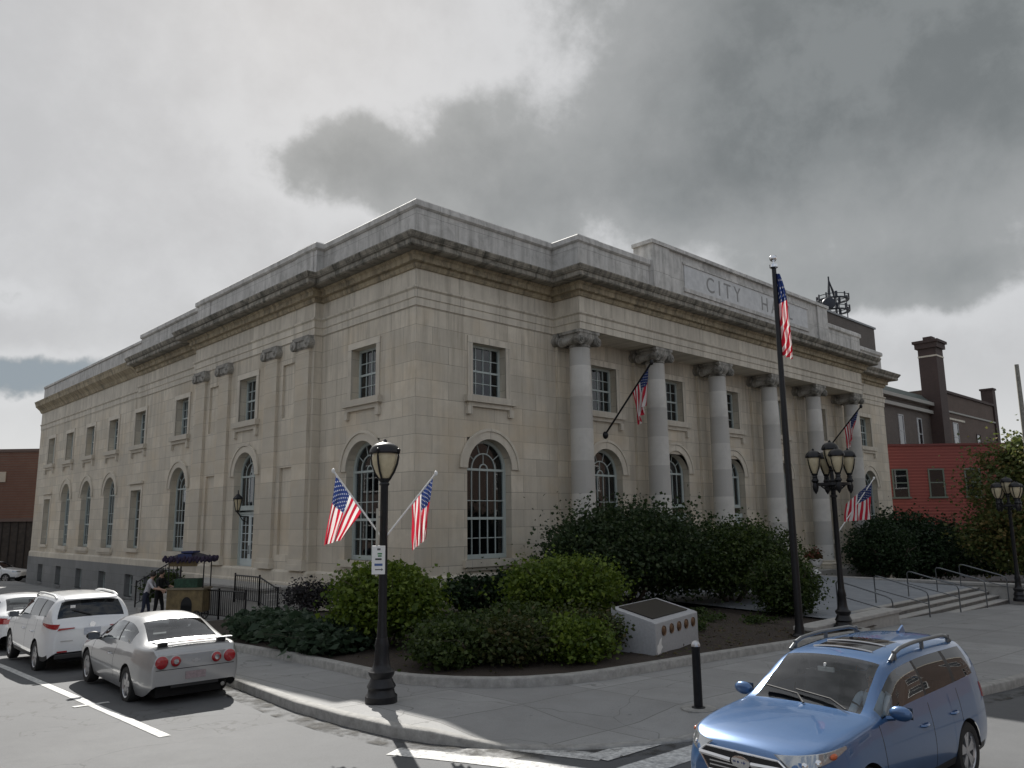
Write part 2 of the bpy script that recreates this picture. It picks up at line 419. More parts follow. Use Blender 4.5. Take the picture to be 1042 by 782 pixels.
ops_l0 = [dict(UP, u=3.1), dict(AR, u=3.1)]
ops_l1 = [dict(UP, u=11.7), dict(u=11.7, w=2.0, z0=.5, z1=5.75, arch=True, d=.6)] + [dict(u=u, w=.95, z0=a, z1=b, d=.1, blank=True) for u in (8.1, 15.3) for a, b in ((1.5, 4.9), (6.9, 9.1))]
ops_l2 = [dict(UP, u=19.95, z0=7.05, z1=9.2), dict(AR, u=19.95)] + [dict(UP, u=u, z0=7.1, z1=9.15) for u in [26.0] + far_u + [44.4]] + \
         [dict(AR, u=u, w=2.0) for u in far_u] + [dict(u=u, w=1.6, z0=1.45, z1=4.65) for u in (26.0, 44.4)]
mb = MB()
facade(mb, PF, 0, FW, -1.6, 10.2, ops_f)
facade(mb, PL, 0, SY0, .55, 10.2, ops_l0); facade(mb, PS, SY0, SY1, .4, 10.2, ops_l1); facade(mb, PL, SY1, DEP, .55, 10.2, ops_l2)
for y in (SY0, SY1): mb.poly([(0, y, -.5), (SX, y, -.5), (SX, y, 10.2), (0, y, 10.2)])
mb.poly([(FW, 0, -1.6), (FW, DEP, -1.6), (FW, DEP, 10.2), (FW, 0, 10.2)]); mb.poly([(0, DEP, -2), (FW, DEP, -2), (FW, DEP, 10.2), (0, DEP, 10.2)])
obj('wall', mb, M_wall, hall)
# granite basement storey on the side street
mb = MB(); PB = lambda u, z, d: (-.1 + d, u, z)
facade(mb, PB, SY1 + .3, DEP + .1, -2.2, .55, [dict(u=u, w=1.3, z0=-1.15, z1=.05, d=.35) for u in (19.95, 23.1, 26.0, 30.6, 35.2, 39.8, 44.4)])
mb.poly([(-.1, SY1 + .3, .55), (-.1, DEP + .1, .55), (.05, DEP + .1, .55), (.05, SY1 + .3, .55)])
mb.poly([(-.1, DEP + .1, .55), (-.1, DEP + .1, -2.2), (2, DEP + .1, -2.2), (2, DEP + .1, .55)])
obj('basement_wall', mb, M_granite, hall)
mb = MB()
mb.box(.6, FW - .6, .9, DEP - .6, 12.9, 13.05)
obj('roof', mb, mat('roof_felt', (.08, .08, .08), .9), hall)

def sweep(mb, path, prof, closed=False):
    n = len(path); rings = []
    for i, p in enumerate(path):
        p = Vector(p)
        d0 = (p - Vector(path[i-1])).normalized() if i > 0 or closed else None
        d1 = (Vector(path[(i+1) % n]) - p).normalized() if i < n-1 or closed else None
        d0 = d0 or d1; d1 = d1 or d0
        n0 = Vector((d0.y, -d0.x)); n1 = Vector((d1.y, -d1.x)); mv = n0 + n1; mv = mv / max(.2, mv.dot(n0))
        rings.append([mb.P((p.x + mv.x * o, p.y + mv.y * o, z)) for o, z in prof])
    m = len(prof)
    for a, b in zip(rings, rings[1:]):
        for k in range(m): mb.face((a[k], b[k], b[(k+1) % m], a[(k+1) % m]))
    mb.face(rings[0]); mb.face(rings[-1][::-1])
OUT_A = [(0, 26.6), (0, SY1), (SX, SY1), (SX, SY0), (0, SY0), (0, 0), (PX0, 0), (PX0, PY), (PX1, PY), (PX1, 0), (FW, 0), (FW, 20)]
OUT_B = [(0, DEP), (0, 26.6)]
def band(name, prof, m, path=OUT_A, smooth=None):
    b = MB(); sweep(b, path, prof); return obj(name, b, m, hall, smooth)
ARCH = [(-.62, 9.96), (.04, 9.96), (.04, 10.22), (.075, 10.24), (.075, 10.5), (.14, 10.56), (.14, 10.62), (.03, 10.64), (.03, 11.26), (-.62, 11.26)]
band('entablature', ARCH, M_trim)
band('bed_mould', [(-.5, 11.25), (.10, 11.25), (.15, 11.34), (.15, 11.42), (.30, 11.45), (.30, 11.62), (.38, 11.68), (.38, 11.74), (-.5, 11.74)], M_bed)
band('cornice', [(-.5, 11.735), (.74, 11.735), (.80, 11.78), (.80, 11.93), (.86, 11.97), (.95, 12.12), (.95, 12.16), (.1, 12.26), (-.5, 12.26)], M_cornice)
band('parapet', [(-.45, 12.2), (.12, 12.2), (.12, 12.42), (.06, 12.46), (.06, 13.42), (-.45, 13.42)], M_parapet)
band('parapet_cap', [(-.5, 13.415), (.10, 13.415), (.17, 13.47), (.17, 13.66), (.10, 13.72), (-.5, 13.72)], M_parapet)
band('entablature', [(-.5, 10.0), (.03, 10.0), (.03, 10.3), (.09, 10.35), (.09, 10.42), (.02, 10.44), (.02, 11.3), (-.5, 11.3)], M_trim, OUT_B)
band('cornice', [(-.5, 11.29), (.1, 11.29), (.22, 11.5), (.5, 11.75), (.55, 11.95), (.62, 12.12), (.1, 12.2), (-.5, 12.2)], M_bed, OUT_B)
band('parapet', [(-.5, 12.15), (.0, 12.15), (.0, 13.2), (.07, 13.24), (.07, 13.38), (-.5, 13.38)], M_parapet, OUT_B)
# dentils on the bed mould
mb = MB()
for x in np.arange(.1, PX0 - .3, .24): mb.box(x, x + .13, -.29, -.1, 11.43, 11.6)
for x in np.arange(PX0 - .1, PX1 + .1, .24): mb.box(x, x + .13, PY - .29, PY - .1, 11.43, 11.6)
for y in np.arange(.1, SY0, .24): mb.box(-.29, -.1, y, y + .13, 11.43, 11.6)
for y in np.arange(SY0, SY1, .24): mb.box(SX - .29, SX - .1, y, y + .13, 11.43, 11.6)
obj('dentil_row', mb, M_bed, hall)
# piers and stepped blocks of the parapet
mbs = []; mb = MB(); mb.box(SX - .09, .5, SY0 + .15, SY0 + 1.5, 12.3, 13.74); mbs.append(mb); mb = MB(); mb.box(SX - .09, .5, SY1 - 1.5, SY1 - .15, 12.3, 13.74)
mbs.append(mb); mb = MB(); mb.box(.3, 1.1, 13.2, 13.8, 13.7, 14.15)
mbs.append(mb); mb = MB(); mb.box(PX0 + .15 - .22, PX0 + 1.2, PY - .09, PY + .4, 12.3, 13.738)
mbs.append(mb); mb = MB(); mb.box(PX1 - 1.2, PX1 + .07, PY - .09, PY + .4, 12.3, 13.738)
mbs.append(mb); mb = MB(); mb.box(-.08, 1.0, -.08, 1.0, 12.46, 13.41)
mbs.append(mb)
for mb in mbs: obj('parapet_block', mb, M_parapet, hall)
# raised attic with the inscription panel
AX0, AX1 = 11.3, 27.8
mb = MB()
mb.box(AX0 + .05, AX1 - .05, PY - .2, PY + .7, 12.3, 14.42); mb.box(AX0 - .12, AX1 + .12, PY - .36, PY + .76, 14.42, 14.58)
mb.box(AX0, AX0 + 1.2, PY - .29, PY + .75, 12.3, 14.418); mb.box(AX1 - 1.2, AX1, PY - .29, PY + .75, 12.3, 14.418)
mb.box(AX0 + 2.3, AX1 - 2.3, PY - .27, PY - .1, 13.98, 14.1); mb.box(AX0 + 2.3, AX1 - 2.3, PY - .27, PY - .1, 12.72, 12.9)
obj('attic', mb, M_parapet, hall)
mb = MB(); mb.box(AX0 + 2.4, AX1 - 2.4, PY - .23, PY + .1, 12.9, 13.98)
obj('inscription_panel', mb, mat('pale_inscription_marble', (.55, .55, .545), .7, noise=.14, nscale=3), hall)
cu = bpy.data.curves.new('inscription', 'FONT'); cu.body = 'CITY   HALL'; cu.size = 1.05; cu.extrude = .006; cu.align_x = 'CENTER'; cu.space_character = 1.5
tmp = bpy.data.objects.new('inscription', cu); COL.objects.link(tmp); bpy.context.view_layer.update()
me = bpy.data.meshes.new_from_object(tmp.evaluated_get(bpy.context.evaluated_depsgraph_get())); bpy.data.objects.remove(tmp)
me.transform(Matrix.Translation((19.55, PY - .233, 13.08)) @ Matrix.Rotation(R(90), 4, 'X'))
obj('inscription', me, mat('cut_letters', (.27, .265, .255), .9), hall)
# base course and plinth
band('base_course', [(-.3, .5), (.09, .5), (.09, .86), (.03, .94), (-.3, .94)], M_trim, [(0, DEP), (0, SY1), (SX, SY1), (SX, SY0), (0, SY0), (0, 0), (PX0 + .2, 0)])
band('plinth', [(-.3, -1.9), (.16, -1.9), (.16, .46), (.12, .5), (-.3, .5)], M_trim, [(0, SY1 + .3), (0, SY1), (SX, SY1), (SX, SY0), (0, SY0), (0, 0), (PX0 + .2, 0)])
mb = MB(); mb.box(PX0 - .3, PX1 + .3, PY - .35, .02, -1.6, -.02)
obj('portico_floor', mb, M_step, hall)
mb = MB(); mb.box(PX0 + .1, PX1 - .1, PY + .62, .05, 9.97, 10.05); mb.box(PX0 + .04, PX1 - .04, PY + .6, .1, 10.05, 12.1)
obj('portico_ceiling', mb, M_trim, hall)

# Ionic columns
def column(x, y, z0=0., z1=9.96, r=.475):
    b = MB(); h0, h1 = z0 + .42, z1 - .55; prof = []
    for k in range(25):
        t = k / 24; prof.append((r * (1 - .16 * t ** 1.8), h0 + (h1 - h0) * t))
    b.lathe(prof, n=28); o = obj('column', b, M_column, hall, 40, (x, y, 0))
    b = MB(); b.box(-.68, .68, -.68, .68, z0 - .02, z0 + .16)
    b.lathe([(.6, z0 + .16), (.65, z0 + .2), (.65, z0 + .25), (.57, z0 + .3), (.52, z0 + .32), (.55, z0 + .37), (.53, z0 + .42), (.475, z0 + .43)], n=28)
    obj('column_base', b, M_trim, o, 40)
    obj('capital', cap_mesh(h1, z1, r * .84), M_capital, o, 40)
def cap_mesh(h1, z1, rr, flat=False):
    b = MB()
    b.lathe([(rr, h1 - .1), (rr + .03, h1 - .07), (rr + .03, h1 - .03), (rr, h1), (rr + .05, h1 + .06), (rr + .15, h1 + .16), (rr + .17, h1 + .24)], n=24)
    b.box(-rr - .13, rr + .13, -rr - .12, rr + .12, h1 + .24, z1 - .12)
    b.box(-rr - .2, rr + .2, -rr - .14, rr + .14, z1 - .12, z1 - .005)
    for sx in (-1, 1):   # scrolls: rolled ends front to back, with a raised eye
        c = (sx * (rr + .09), 0, h1 + .15)
        b.lathe([(.17, -rr - .16), (.2, -rr - .12), (.13, -rr * .3), (.11, 0), (.13, rr * .3), (.2, rr + .12), (.17, rr + .16)], c, 16, 'Y')
        for sy in (-1, 1):
            b.lathe([(.13, 0), (.12, .03 * sy), (.05, .035 * sy), (.045, .06 * sy), (0.001, .065 * sy)], (c[0], sy * (rr + .16), c[2]), 14, 'Y')
    return b
M_capital = stone_mat('weathered_capital', (.44, .42, .38), (.38, .36, .32), (.3, .28, .25), 3., 3., .75, (.07, .06, .045), mold=.7)
col_x = [7.3 + 4.9*k for k in range(6)]
for x in col_x: column(x, -.88)
# pilasters
def pilaster(loc, rz, w, z0, z1, d=.14):
    b = MB(); b.box(-w/2, w/2, -d, .05, z0 + .4, z1 - .5); o = obj('pilaster', b, M_trim if False else M_wall, hall, None, loc, rz)
    b = MB(); b.box(-w/2 - .1, w/2 + .1, -d - .1, .05, z0, z0 + .22); b.box(-w/2 - .05, w/2 + .05, -d - .05, .05, z0 + .22, z0 + .4)
    obj('pilaster_base', b, M_trim, o)
    b = MB(); b.box(-w/2 - .03, w/2 + .03, -d - .03, .05, z1 - .5, z1 - .44); b.box(-w/2 - .12, w/2 + .12, -d - .12, .05, z1 - .16, z1 - .002)
    b.box(-w/2 + .02, w/2 - .02, -d - .08, .05, z1 - .44, z1 - .16)
    for s in (-1, 1):
        b.lathe([(.2, -d - .16), (.22, -d - .13), (.2, -d - .02), (.2, .02)], (s * (w/2 + .02), 0, z1 - .3), 14, 'Y')
        b.lathe([(.07, -d - .2), (.07, -d - .1)], (s * (w/2 + .02), 0, z1 - .3), 10, 'Y')
    obj('capital', b, M_capital, o, 40)
for x in col_x: pilaster((x, 0, 0), 0, .95, -.02, 9.95)
for y in (6.8, 9.4, 14.0, 16.6): pilaster((SX, y, 0), R(-90), 1.02, .95, 9.95, .13)

# windows
def frame_rect(w, z0, z1, cols, rows, meet=None, fw=.09, y0=.30, y1=.40):
    b = MB(); l, r = -w/2, w/2
    b.box(l, l + fw, y0, y1, z0, z1); b.box(r - fw, r, y0, y1, z0, z1); b.box(l + fw, r - fw, y0, y1, z0, z0 + fw * 1.3); b.box(l + fw, r - fw, y0, y1, z1 - fw, z1)
    for k in range(1, cols):
        x = l + fw + (w - 2*fw) * k / cols; b.box(x - .014, x + .014, y0 + .025, y1 - .02, z0 + fw*1.3, z1 - fw)
    for k in range(1, rows):
        z = z0 + fw + (z1 - z0 - 2*fw) * k / rows; t = .035 if meet == k else .014; e = .012 if meet == k else .0
        b.box(l + fw, r - fw, y0 + .022 - e, y1 - .022 + e, z - t, z + t)
    return b
def win_meshes(kind):
    if kind == 'upper':
        f = frame_rect(1.62, 7.1, 9.02, 4, 4, 2); pane = [(-.8, 7.12), (.8, 7.12), (.8, 9.0), (-.8, 9.0)]
        s = MB(); s.box(-1.18, 1.18, -.2, .3, 6.86, 7.1); s.box(-1.05, 1.05, -.1, .02, 6.7, 6.86)
        for e in (-1, 1): s.box(e*1.0 - .1, e*1.0 + .1, -.13, .02, 6.42, 6.7)
        t = MB(); t.box(-1.03, -.81, -.05, .02, 7.1, 9.25); t.box(.81, 1.03, -.05, .02, 7.1, 9.25); t.box(-.81, .81, -.05, .02, 9.02, 9.25)
        bl = [(-.72, 8.3), (.72, 8.3), (.72, 8.95), (-.72, 8.95)]
    elif kind == 'tall':
        f = frame_rect(1.6, 1.45, 4.65, 3, 6, 3); pane = [(-.79, 1.47), (.79, 1.47), (.79, 4.63), (-.79, 4.63)]
        s = MB(); s.box(-.98, .98, -.14, .3, 1.25, 1.45); t = MB(); t.box(-1.0, -.8, -.04, .02, 1.45, 4.85); t.box(.8, 1.0, -.04, .02, 1.45, 4.85); t.box(-.8, .8, -.04, .02, 4.65, 4.85); t.box(-1.1, 1.1, -.12, .02, 5.0, 5.12)
        bl = [(-.7, 2.95), (.7, 2.95), (.7, 4.58), (-.7, 4.58)]
    elif kind == 'cellar':
        f = frame_rect(1.3, -1.15, .05, 2, 2, None); pane = [(-.64, -1.13), (.64, -1.13), (.64, .03), (-.64, .03)]; s = MB(); s.box(-.72, .72, -.06, .25, -1.27, -1.15); t = None; bl = None
    else:
        w, z0, zs = 2.1, (1.4 if kind == 'arch' else .5), 4.53
        if kind == 'side_door': w, zs = 2.0, 4.75
        f = MB(); y0, y1 = .30, .40; l, r = -w/2, w/2; zl = z0
        if kind == 'side_door' : zl = 3.2
        f.box(l, l + .12, y0, y1, zl, zs); f.box(r - .12, r, y0, y1, zl, zs)
        f.box(l + .12, r - .12, y0, y1, zl, zl + .16)
        if kind == 'arch':
            for z, tk in ((2.12, .014), (2.8, .045), (3.42, .014)): f.box(l + .12, r - .12, y0 + .02, y1 - .02, z - tk, z + tk)
        f.box(l + .12, r - .12, y0 + .01, y1 - .01, zs - .06, zs + .02)
        for k in range(1, 5):
            x = l + .12 + (w - .24) * k / 5; f.box(x - .016, x + .016, y0 + .03, y1 - .03, zl + .16, zs - .06)
        def arcband(r0, r1, a0=0, a1=math.pi, n=18, ya=y0, yb=y1):
            ri = []
            for k in range(n + 1):
                a = a0 + (a1 - a0) * k / n; c, s_ = math.cos(a), math.sin(a)
                ri.append([(r0*c, ya, zs + r0*s_), (r1*c, ya, zs + r1*s_), (r1*c, yb, zs + r1*s_), (r0*c, yb, zs + r0*s_), (r0*c, ya, zs + r0*s_)])
            f.grid(ri)
        arcband(w/2 - .12, w/2); arcband(.54, .58, ya=y0 + .025, yb=y1 - .025); arcband(.16, .2, ya=y0 + .025, yb=y1 - .025)
        for a in (36, 72, 108, 144): f.tube([(.56*math.cos(R(a)), .35, zs + .56*math.sin(R(a))), ((w/2-.1)*math.cos(R(a)), .35, zs + (w/2-.1)*math.sin(R(a)))], .018, 4)
        f.tube([(0, .35, zs + .18), (0, .35, zs + .56)], .018, 4)
        pane = [(l + .01, zl + .02), (r - .01, zl + .02)] + [(-x, z) for x, z in arc_pts(0, w - .03, zs)]
        s = MB()
        if kind == 'arch': s.box(-1.25, 1.25, -.16, .3, 1.16, 1.4); s.box(-1.15, 1.15, -.08, .02, 1.04, 1.16)
        else: s.box(-.9, .9, -.02, .3, .38, .5)
        t = MB(); n = 20
        for k in range(n):
            a0, a1 = math.pi*k/n, math.pi*(k+1)/n
            t.extr([(ra*math.cos(a), -.06, zs + ra*math.sin(a)) for ra, a in ((w/2 + .003, a0), (w/2 + .36, a0), (w/2 + .36, a1), (w/2 + .003, a1))], (0, .08, 0))
            t.extr([(ra*math.cos(a), -.10, zs + ra*math.sin(a)) for ra, a in ((w/2 + .28, a0), (w/2 + .38, a0), (w/2 + .38, a1), (w/2 + .28, a1))], (0, .042, 0))
        bl = [(l + .14, 2.84), (r - .14, 2.84), (r - .14, 4.46), (l + .14, 4.46)] if kind == 'arch' else None
    fm = f.mesh('window'); g = MB(); g.extr([(x, .355, z) for x, z in pane], (0, .008, 0)); gm = g.mesh('pane'); sm = s.mesh('sill')
    tm = t.mesh('surround', None) if t else None
    bm_ = None
    if bl:
        q = MB(); q.extr([(x, .46, z) for x, z in bl], (0, .01, 0)); bm_ = q.mesh('blind')
    return fm, gm, sm, tm, bm_
WM = {}
def window(kind, loc, rz, blind=None):
    if kind not in WM: WM[kind] = win_meshes(kind)
    f, g, s, t, b = WM[kind]
    o = obj('window', f, M_frame, hall, None, loc, rz)
    obj('pane', g, M_pane, o, rz=R(rng.uniform(-1.2, 1.2))); obj('sill', s, M_trim if kind != 'cellar' else M_granite, o)
    if t: obj('surround', t, M_trim, o)
    if b and (blind if blind is not None else rng.random() < .6):
        q = obj('blind', b, M_blind, o); k = 1 - .45*rng.random(); zt_ = 8.95 if kind == 'upper' else 4.5; q.scale.z = k; q.location.z = zt_*(1 - k)
def door(loc, rz, w=1.7, h=2.62, z=.5, y=.34):
    b = MB(); b.box(-w/2, w/2, y, y + .06, z, z + .75)
    for s in (-1, 1):
        x0, x1 = (0.02, w/2) if s > 0 else (-w/2, -.02)
        b.box(x0, x0 + .1, y, y + .06, z + .75, z + h); b.box(x1 - .1, x1, y, y + .06, z + .75, z + h)
        b.box(x0 + .1, x1 - .1, y, y + .06, z + h - .13, z + h)
        xm = (x0 + x1) / 2; b.box(xm - .018, xm + .018, y + .01, y + .05, z + .75, z + h - .13)
        for k in range(1, 5): b.box(x0 + .1, x1 - .1, y + .012, y + .048, z + .75 + k*.35 - .016, z + .75 + k*.35 + .016)
    b.box(-.02, .02, y + .005, y + .055, z + .75, z + h)
    o = obj('door', b, M_doorp, hall, None, loc, rz)
    g = MB(); g.box(-w/2 + .05, w/2 - .05, y + .028, y + .034, z + .7, z + h - .08); obj('pane', g, M_pane, o)
    g = MB(); g.tube([(-.07, y - .05, z + .95), (-.07, y - .05, z + 1.3)], .015, 6); g.tube([(.07, y - .05, z + .95), (.07, y - .05, z + 1.3)], .015, 6)
    for sx in (-.07, .07):
        for zz in (.97, 1.28): g.tube([(sx, y - .05, z + zz), (sx, y + .01, z + zz)], .01, 5)
    obj('handle', g, M_gmetal, o)
    f = MB(); wo = w/2 + .15
    f.box(-wo, -w/2, y - .04, y + .1, z, z + h + .16); f.box(w/2, wo, y - .04, y + .1, z, z + h + .16); f.box(-w/2, w/2, y - .04, y + .1, z + h, z + h + .16)
    f.box(-wo, wo, y - .12, y + .1, z + h + .16, z + h + .36); obj('door_frame', f, M_frame, o)
for i, u in enumerate(front_u):
    window('upper', (u, 0, 0), 0, blind=i in (1,)); 
    if i not in (2, 3, 4): window('arch', (u, 0, 0), 0, blind=True)
    else:
        window('side_door', (u, 0, 0), 0); door((u, 0, -.55), 0)
window('upper', (0, 3.1, 0), R(-90), False); window('arch', (0, 3.1, 0), R(-90), True)
window('upper', (SX, 11.7, 0), R(-90), False); window('side_door', (SX, 11.7, 0), R(-90)); door((SX, 11.7, 0), R(-90))
window('upper', (0, 19.95, .1), R(-90)); window('arch', (0, 19.95, 0), R(-90), True)
for u in [26.0] + far_u + [44.4]: window('upper', (0, u, .08), R(-90)); window('cellar', (-.1, u, 0), R(-90))
for u in (19.95, 23.1): window('cellar', (-.1, u, 0), R(-90))
for u in far_u: window('arch', (0, u, 0), R(-90), True)
for u in (26.0, 44.4): window('tall', (0, u, 0), R(-90), True)
# wrought lantern on a bracket beside the side door
LY = 11.15
mb = MB(); mb.tube([(SX, LY, 3.0), (SX - .35, LY, 3.02), (SX - .5, LY, 3.2)], .03, 6); mb.tube([(SX, LY, 2.75), (SX - .25, LY, 2.85), (SX - .5, LY, 3.2)], .02, 6)
mb.lathe([(.06, 3.2), (.1, 3.24), (.06, 3.28)], (SX - .5, LY, 0), 8); mb.lathe([(.2, 3.72), (.22, 3.76), (.1, 3.9), (.03, 3.96), (.02, 4.1)], (SX - .5, LY, 0), 8)
for k in range(6):
    a = k*math.pi/3; mb.tube([(SX - .5 + .09*math.cos(a), LY + .09*math.sin(a), 3.26), (SX - .5 + .19*math.cos(a), LY + .19*math.sin(a), 3.74)], .014, 4)
wl = obj('wall_lantern', mb, M_black, hall)
mb = MB(); mb.lathe([(.07, 3.28), (.16, 3.72)], (SX - .5, LY, 0), 8); obj('lantern_glass', mb, M_globe, wl)

# ---------------------------------------------------------------- plaza, front steps, side stairs
def zp(y): return -.3 + .028 * (y + 9.4)
mb = MB()
mb.grid([[(x, y, zp(y)) for x in np.linspace(8.2, 22.5, 12)] for y in (-9.4, -7.5, -5, -3, PY - .3)])
mb.grid([[(x, y, zp(y)) for x in (8.2, 10.2)] for y in (-10.55, -9.4)])
struct('plaza', mb, M_plaza)
mb = MB()
for k in range(4):
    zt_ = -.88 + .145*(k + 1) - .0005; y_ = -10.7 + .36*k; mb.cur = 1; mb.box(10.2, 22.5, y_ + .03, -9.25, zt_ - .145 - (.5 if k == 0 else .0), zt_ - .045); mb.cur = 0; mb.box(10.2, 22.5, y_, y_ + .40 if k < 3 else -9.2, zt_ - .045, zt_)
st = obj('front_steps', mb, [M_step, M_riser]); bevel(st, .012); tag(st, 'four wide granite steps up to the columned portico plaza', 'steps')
mb = MB(); mb.box(4.5, 10.2, -11.0, -10.55, -1.2, -.2); mb.box(4.46, 10.25, -11.06, -10.5, -.2, -.09)
w = obj('cheek_wall', mb, M_step); bevel(w, .02); tag(w, 'low grey granite wall left of the front steps, by the five-lantern lamp', 'wall')
mb = MB(); mb.box(22.5, 22.95, -11.3, PY - 1, -1.5, -.24); mb.box(22.46, 23.0, -11.36, PY - 1, -.24, -.12)
w = obj('plaza_wall', mb, M_step); bevel(w, .02); tag(w, 'long low granite wall at the right end of the front steps', 'wall')
def front_rail(x, label):
    b = MB(); zt, zb_ = zp(-9.1), zg(x, -10.8)
    b.tube([(x, -9.0, zt), (x, -9.0, zt + .86), (x, -9.06, zt + .92), (x, -9.2, zt + .9), (x, -10.55, -.68 + .92), (x, -10.72, -.68 + .84), (x, -10.75, -.68 + .72), (x, -10.75, -.95)], .024, 8)
    b.tube([(x, -9.0, zt + .48), (x, -10.75, -.68 + .46)], .018, 6)
    o = obj('handrail', b, M_gmetal, None, 60); tag(o, label, 'handrail', 'handrails on the front steps')
for x, l in zip((10.4, 13.4, 16.4, 19.4, 22.2), ('grey pipe handrail at the left end of the front steps beside the cheek wall', 'second grey pipe handrail from the left on the front steps', 'grey pipe handrail in the middle of the front steps', 'fourth grey pipe handrail from the left on the front steps', 'grey pipe handrail at the right end of the front steps beside the long wall')): front_rail(x, l)
# side entrance stairs
mb = MB(); mb.box(-1.9, -.45, 6.7, 14.6, -1.5, .30); mb.box(-1.96, -.45, 6.64, 14.66, .30, .38)
for k in range(6): mb.box(-1.9 - .3*(k + 1), -1.9 - .3*k, 10.2, 14.0, -1.6, .38 - .17*(k + 1))
for k in range(5): mb.box(-1.9 + .02, -.45, 6.64 - .3*(k + 1), 6.64 - .3*k - .003, -1.5, .38 - .19*(k + 1))
st = obj('side_stairs', mb, M_step); tag(st, 'short granite stair and landing in front of the pale side door', 'steps')
def iron_rail(name, runs, label):
    b = MB()
    for (p, q, zp_, zq) in runs:
        n = max(2, int(math.dist(p, q) / .16)); h = 1.0
        for hh, r in ((h, .028), (.14, .018)): b.tube([(*p, zp_ + hh), (*q, zq + hh)], r, 6)
        for k in range(n + 1):
            t = k/n; x, y, z = p[0] + (q[0]-p[0])*t, p[1] + (q[1]-p[1])*t, zp_ + (zq - zp_)*t
            b.tube([(x, y, z + (.0 if k in (0, n) else .14)), (x, y, z + h + (.08 if k in (0, n) else 0))], .035 if k in (0, n) else .013, 5)
    o = obj(name, b, M_black); tag(o, label, 'railing', 'iron railings at the side entrance')
iron_rail('iron_railing', [((-3.1, 5.3), (-3.1, 7.4), -.58, -.64), ((-3.1, 7.4), (-3.1, 9.9), -.64, -.72)], 'long black iron railing at pavement level between the cart and the side stair')
iron_rail('iron_railing', [((-1.98, 5.2), (-1.98, 6.6), -.55, -.2), ((-1.98, 6.6), (-1.98, 8.6), -.2, -.2)], 'black iron railing close beside the steps of the side stair')
iron_rail('iron_railing', [((-1.9, 14.1), (-3.7, 14.1), .38, -.62)], 'black iron railing running down the far side of the side stair')

# ================================================================ STREET FURNITURE
CR = Vector((.7235, -.6903, 0)); CFW = Vector((.6903, .7235, 0))     # across and along the street corner's diagonal
def lantern(b, g, c, s=1., tall=1.):
    x, y, z = c; i0, j0 = len(b.v), len(g.v)
    b.lathe([(.05*s, 0), (.075*s, .03*s), (.06*s, .06*s), (.085*s, .09*s), (.085*s, .11*s)], (x, y, z), 12)
    for k in range(4):
        a = k*math.pi/2 + .5
        b.tube([(x + r*s*math.cos(a), y + r*s*math.sin(a), z + h*s) for r, h in ((.085, .1), (.15, .2), (.195, .31), (.215, .41), (.205, .5))], .016*s, 5)
        b.ball((x + .215*s*math.cos(a), y + .215*s*math.sin(a), z + .5*s), .03*s, 6, 5)
    b.lathe([(.205*s, .46*s), (.22*s, .475*s), (.215*s, .51*s), (.185*s, .56*s), (.13*s, .60*s), (.06*s, .62*s), (.03*s, .63*s), (.035*s, .645*s), (.01*s, .67*s)], (x, y, z), 14)
    g.lathe([(.065*s, .1*s), (.125*s, .19*s), (.168*s, .3*s), (.183*s, .4*s), (.17*s, .48*s)], (x, y, z), 14)
    for m_, k0 in ((b, i0), (g, j0)):
        for k in range(k0, len(m_.v)): m_.v[k] = (m_.v[k][0], m_.v[k][1], z + (m_.v[k][2] - z)*tall)
def lamp_base(b, h=.95, s=1.):
    b.lathe([(.25*s, 0), (.25*s, .1), (.215*s, .13), (.2*s, .2), (.225*s, .24), (.19*s, .3), (.165*s, .36), (.2*s, .42), (.205*s, .46), (.15*s, .5), (.125*s, .58), (.105*s, .8), (.12*s, .84), (.09*s, h)], n=16)
lz = zk(-8.25, -10.3)
lamp = thing('street_lamp', 'single-lantern black street lamp at the corner with two flags on it', 'street lamp', (-8.25, -10.3, lz))
b = MB(); lamp_base(b); b.lathe([(.09, .9), (.07, 1.2), (.062, 3.3), (.07, 3.32), (.05, 3.36)], n=14); obj('post', b, M_black, lamp, 40)
b = MB(); g = MB(); lantern(b, g, (0, 0, 3.30), 1.14); lo = obj('lantern', b, M_black, lamp, 40); obj('globe', g, M_globe, lo, 40)
def five_lamp(loc, label, s=1.):
    t = thing('five_lantern_lamp', label, 'street lamp', loc, .75, 'five-lantern lamps by the front steps')
    b = MB(); lamp_base(b, 1., .95); b.lathe([(.085, .95), (.07, 1.4), (.062, 3.62), (.085, 3.66), (.085, 3.74), (.05, 3.78), (.045, 4.05)], n=14)
    b.lathe([(.062, 3.3), (.09, 3.32), (.09, 3.36), (.062, 3.38)], n=14); obj('post', b, M_black, t, 40)
    b = MB()
    for k in range(4):
        a = k*math.pi/2; c, s_ = math.cos(a), math.sin(a)
        b.tube([(r*c, r*s_, z) for r, z in ((.05, 3.66), (.18, 3.62), (.3, 3.64), (.43, 3.66), (.45, 3.74), (.45, 3.84))], [.05, .045, .045, .05, .055, .045], 6)
        b.tube([(r*c, r*s_, z) for r, z in ((.06, 3.5), (.2, 3.52), (.3, 3.6), (.32, 3.68))], .02, 5)
        b.lathe([(.01, 3.4), (.06, 3.48), (.085, 3.58), (.06, 3.68), (.1, 3.74), (.06, 3.82)], (.45*c, .45*s_, 0), 8)
    b.lathe([(.40, 3.62), (.45, 3.62), (.45, 3.68), (.40, 3.68), (.40, 3.62)], n=24, cap=False); obj('arm_ring', b, M_black, t, 40)
    for k in range(5):
        a = k*math.pi/2; c = (.45*math.cos(a), .45*math.sin(a), 3.80) if k < 4 else (0, 0, 3.98)
        b = MB(); g = MB(); lantern(b, g, c, .96 if k < 4 else 1.0, 1.22); lo = obj('lantern', b, M_black, t, 40); obj('globe', g, M_globe, lo, 40)
    t.scale = (1.03, 1.03, 1.05)
    return t
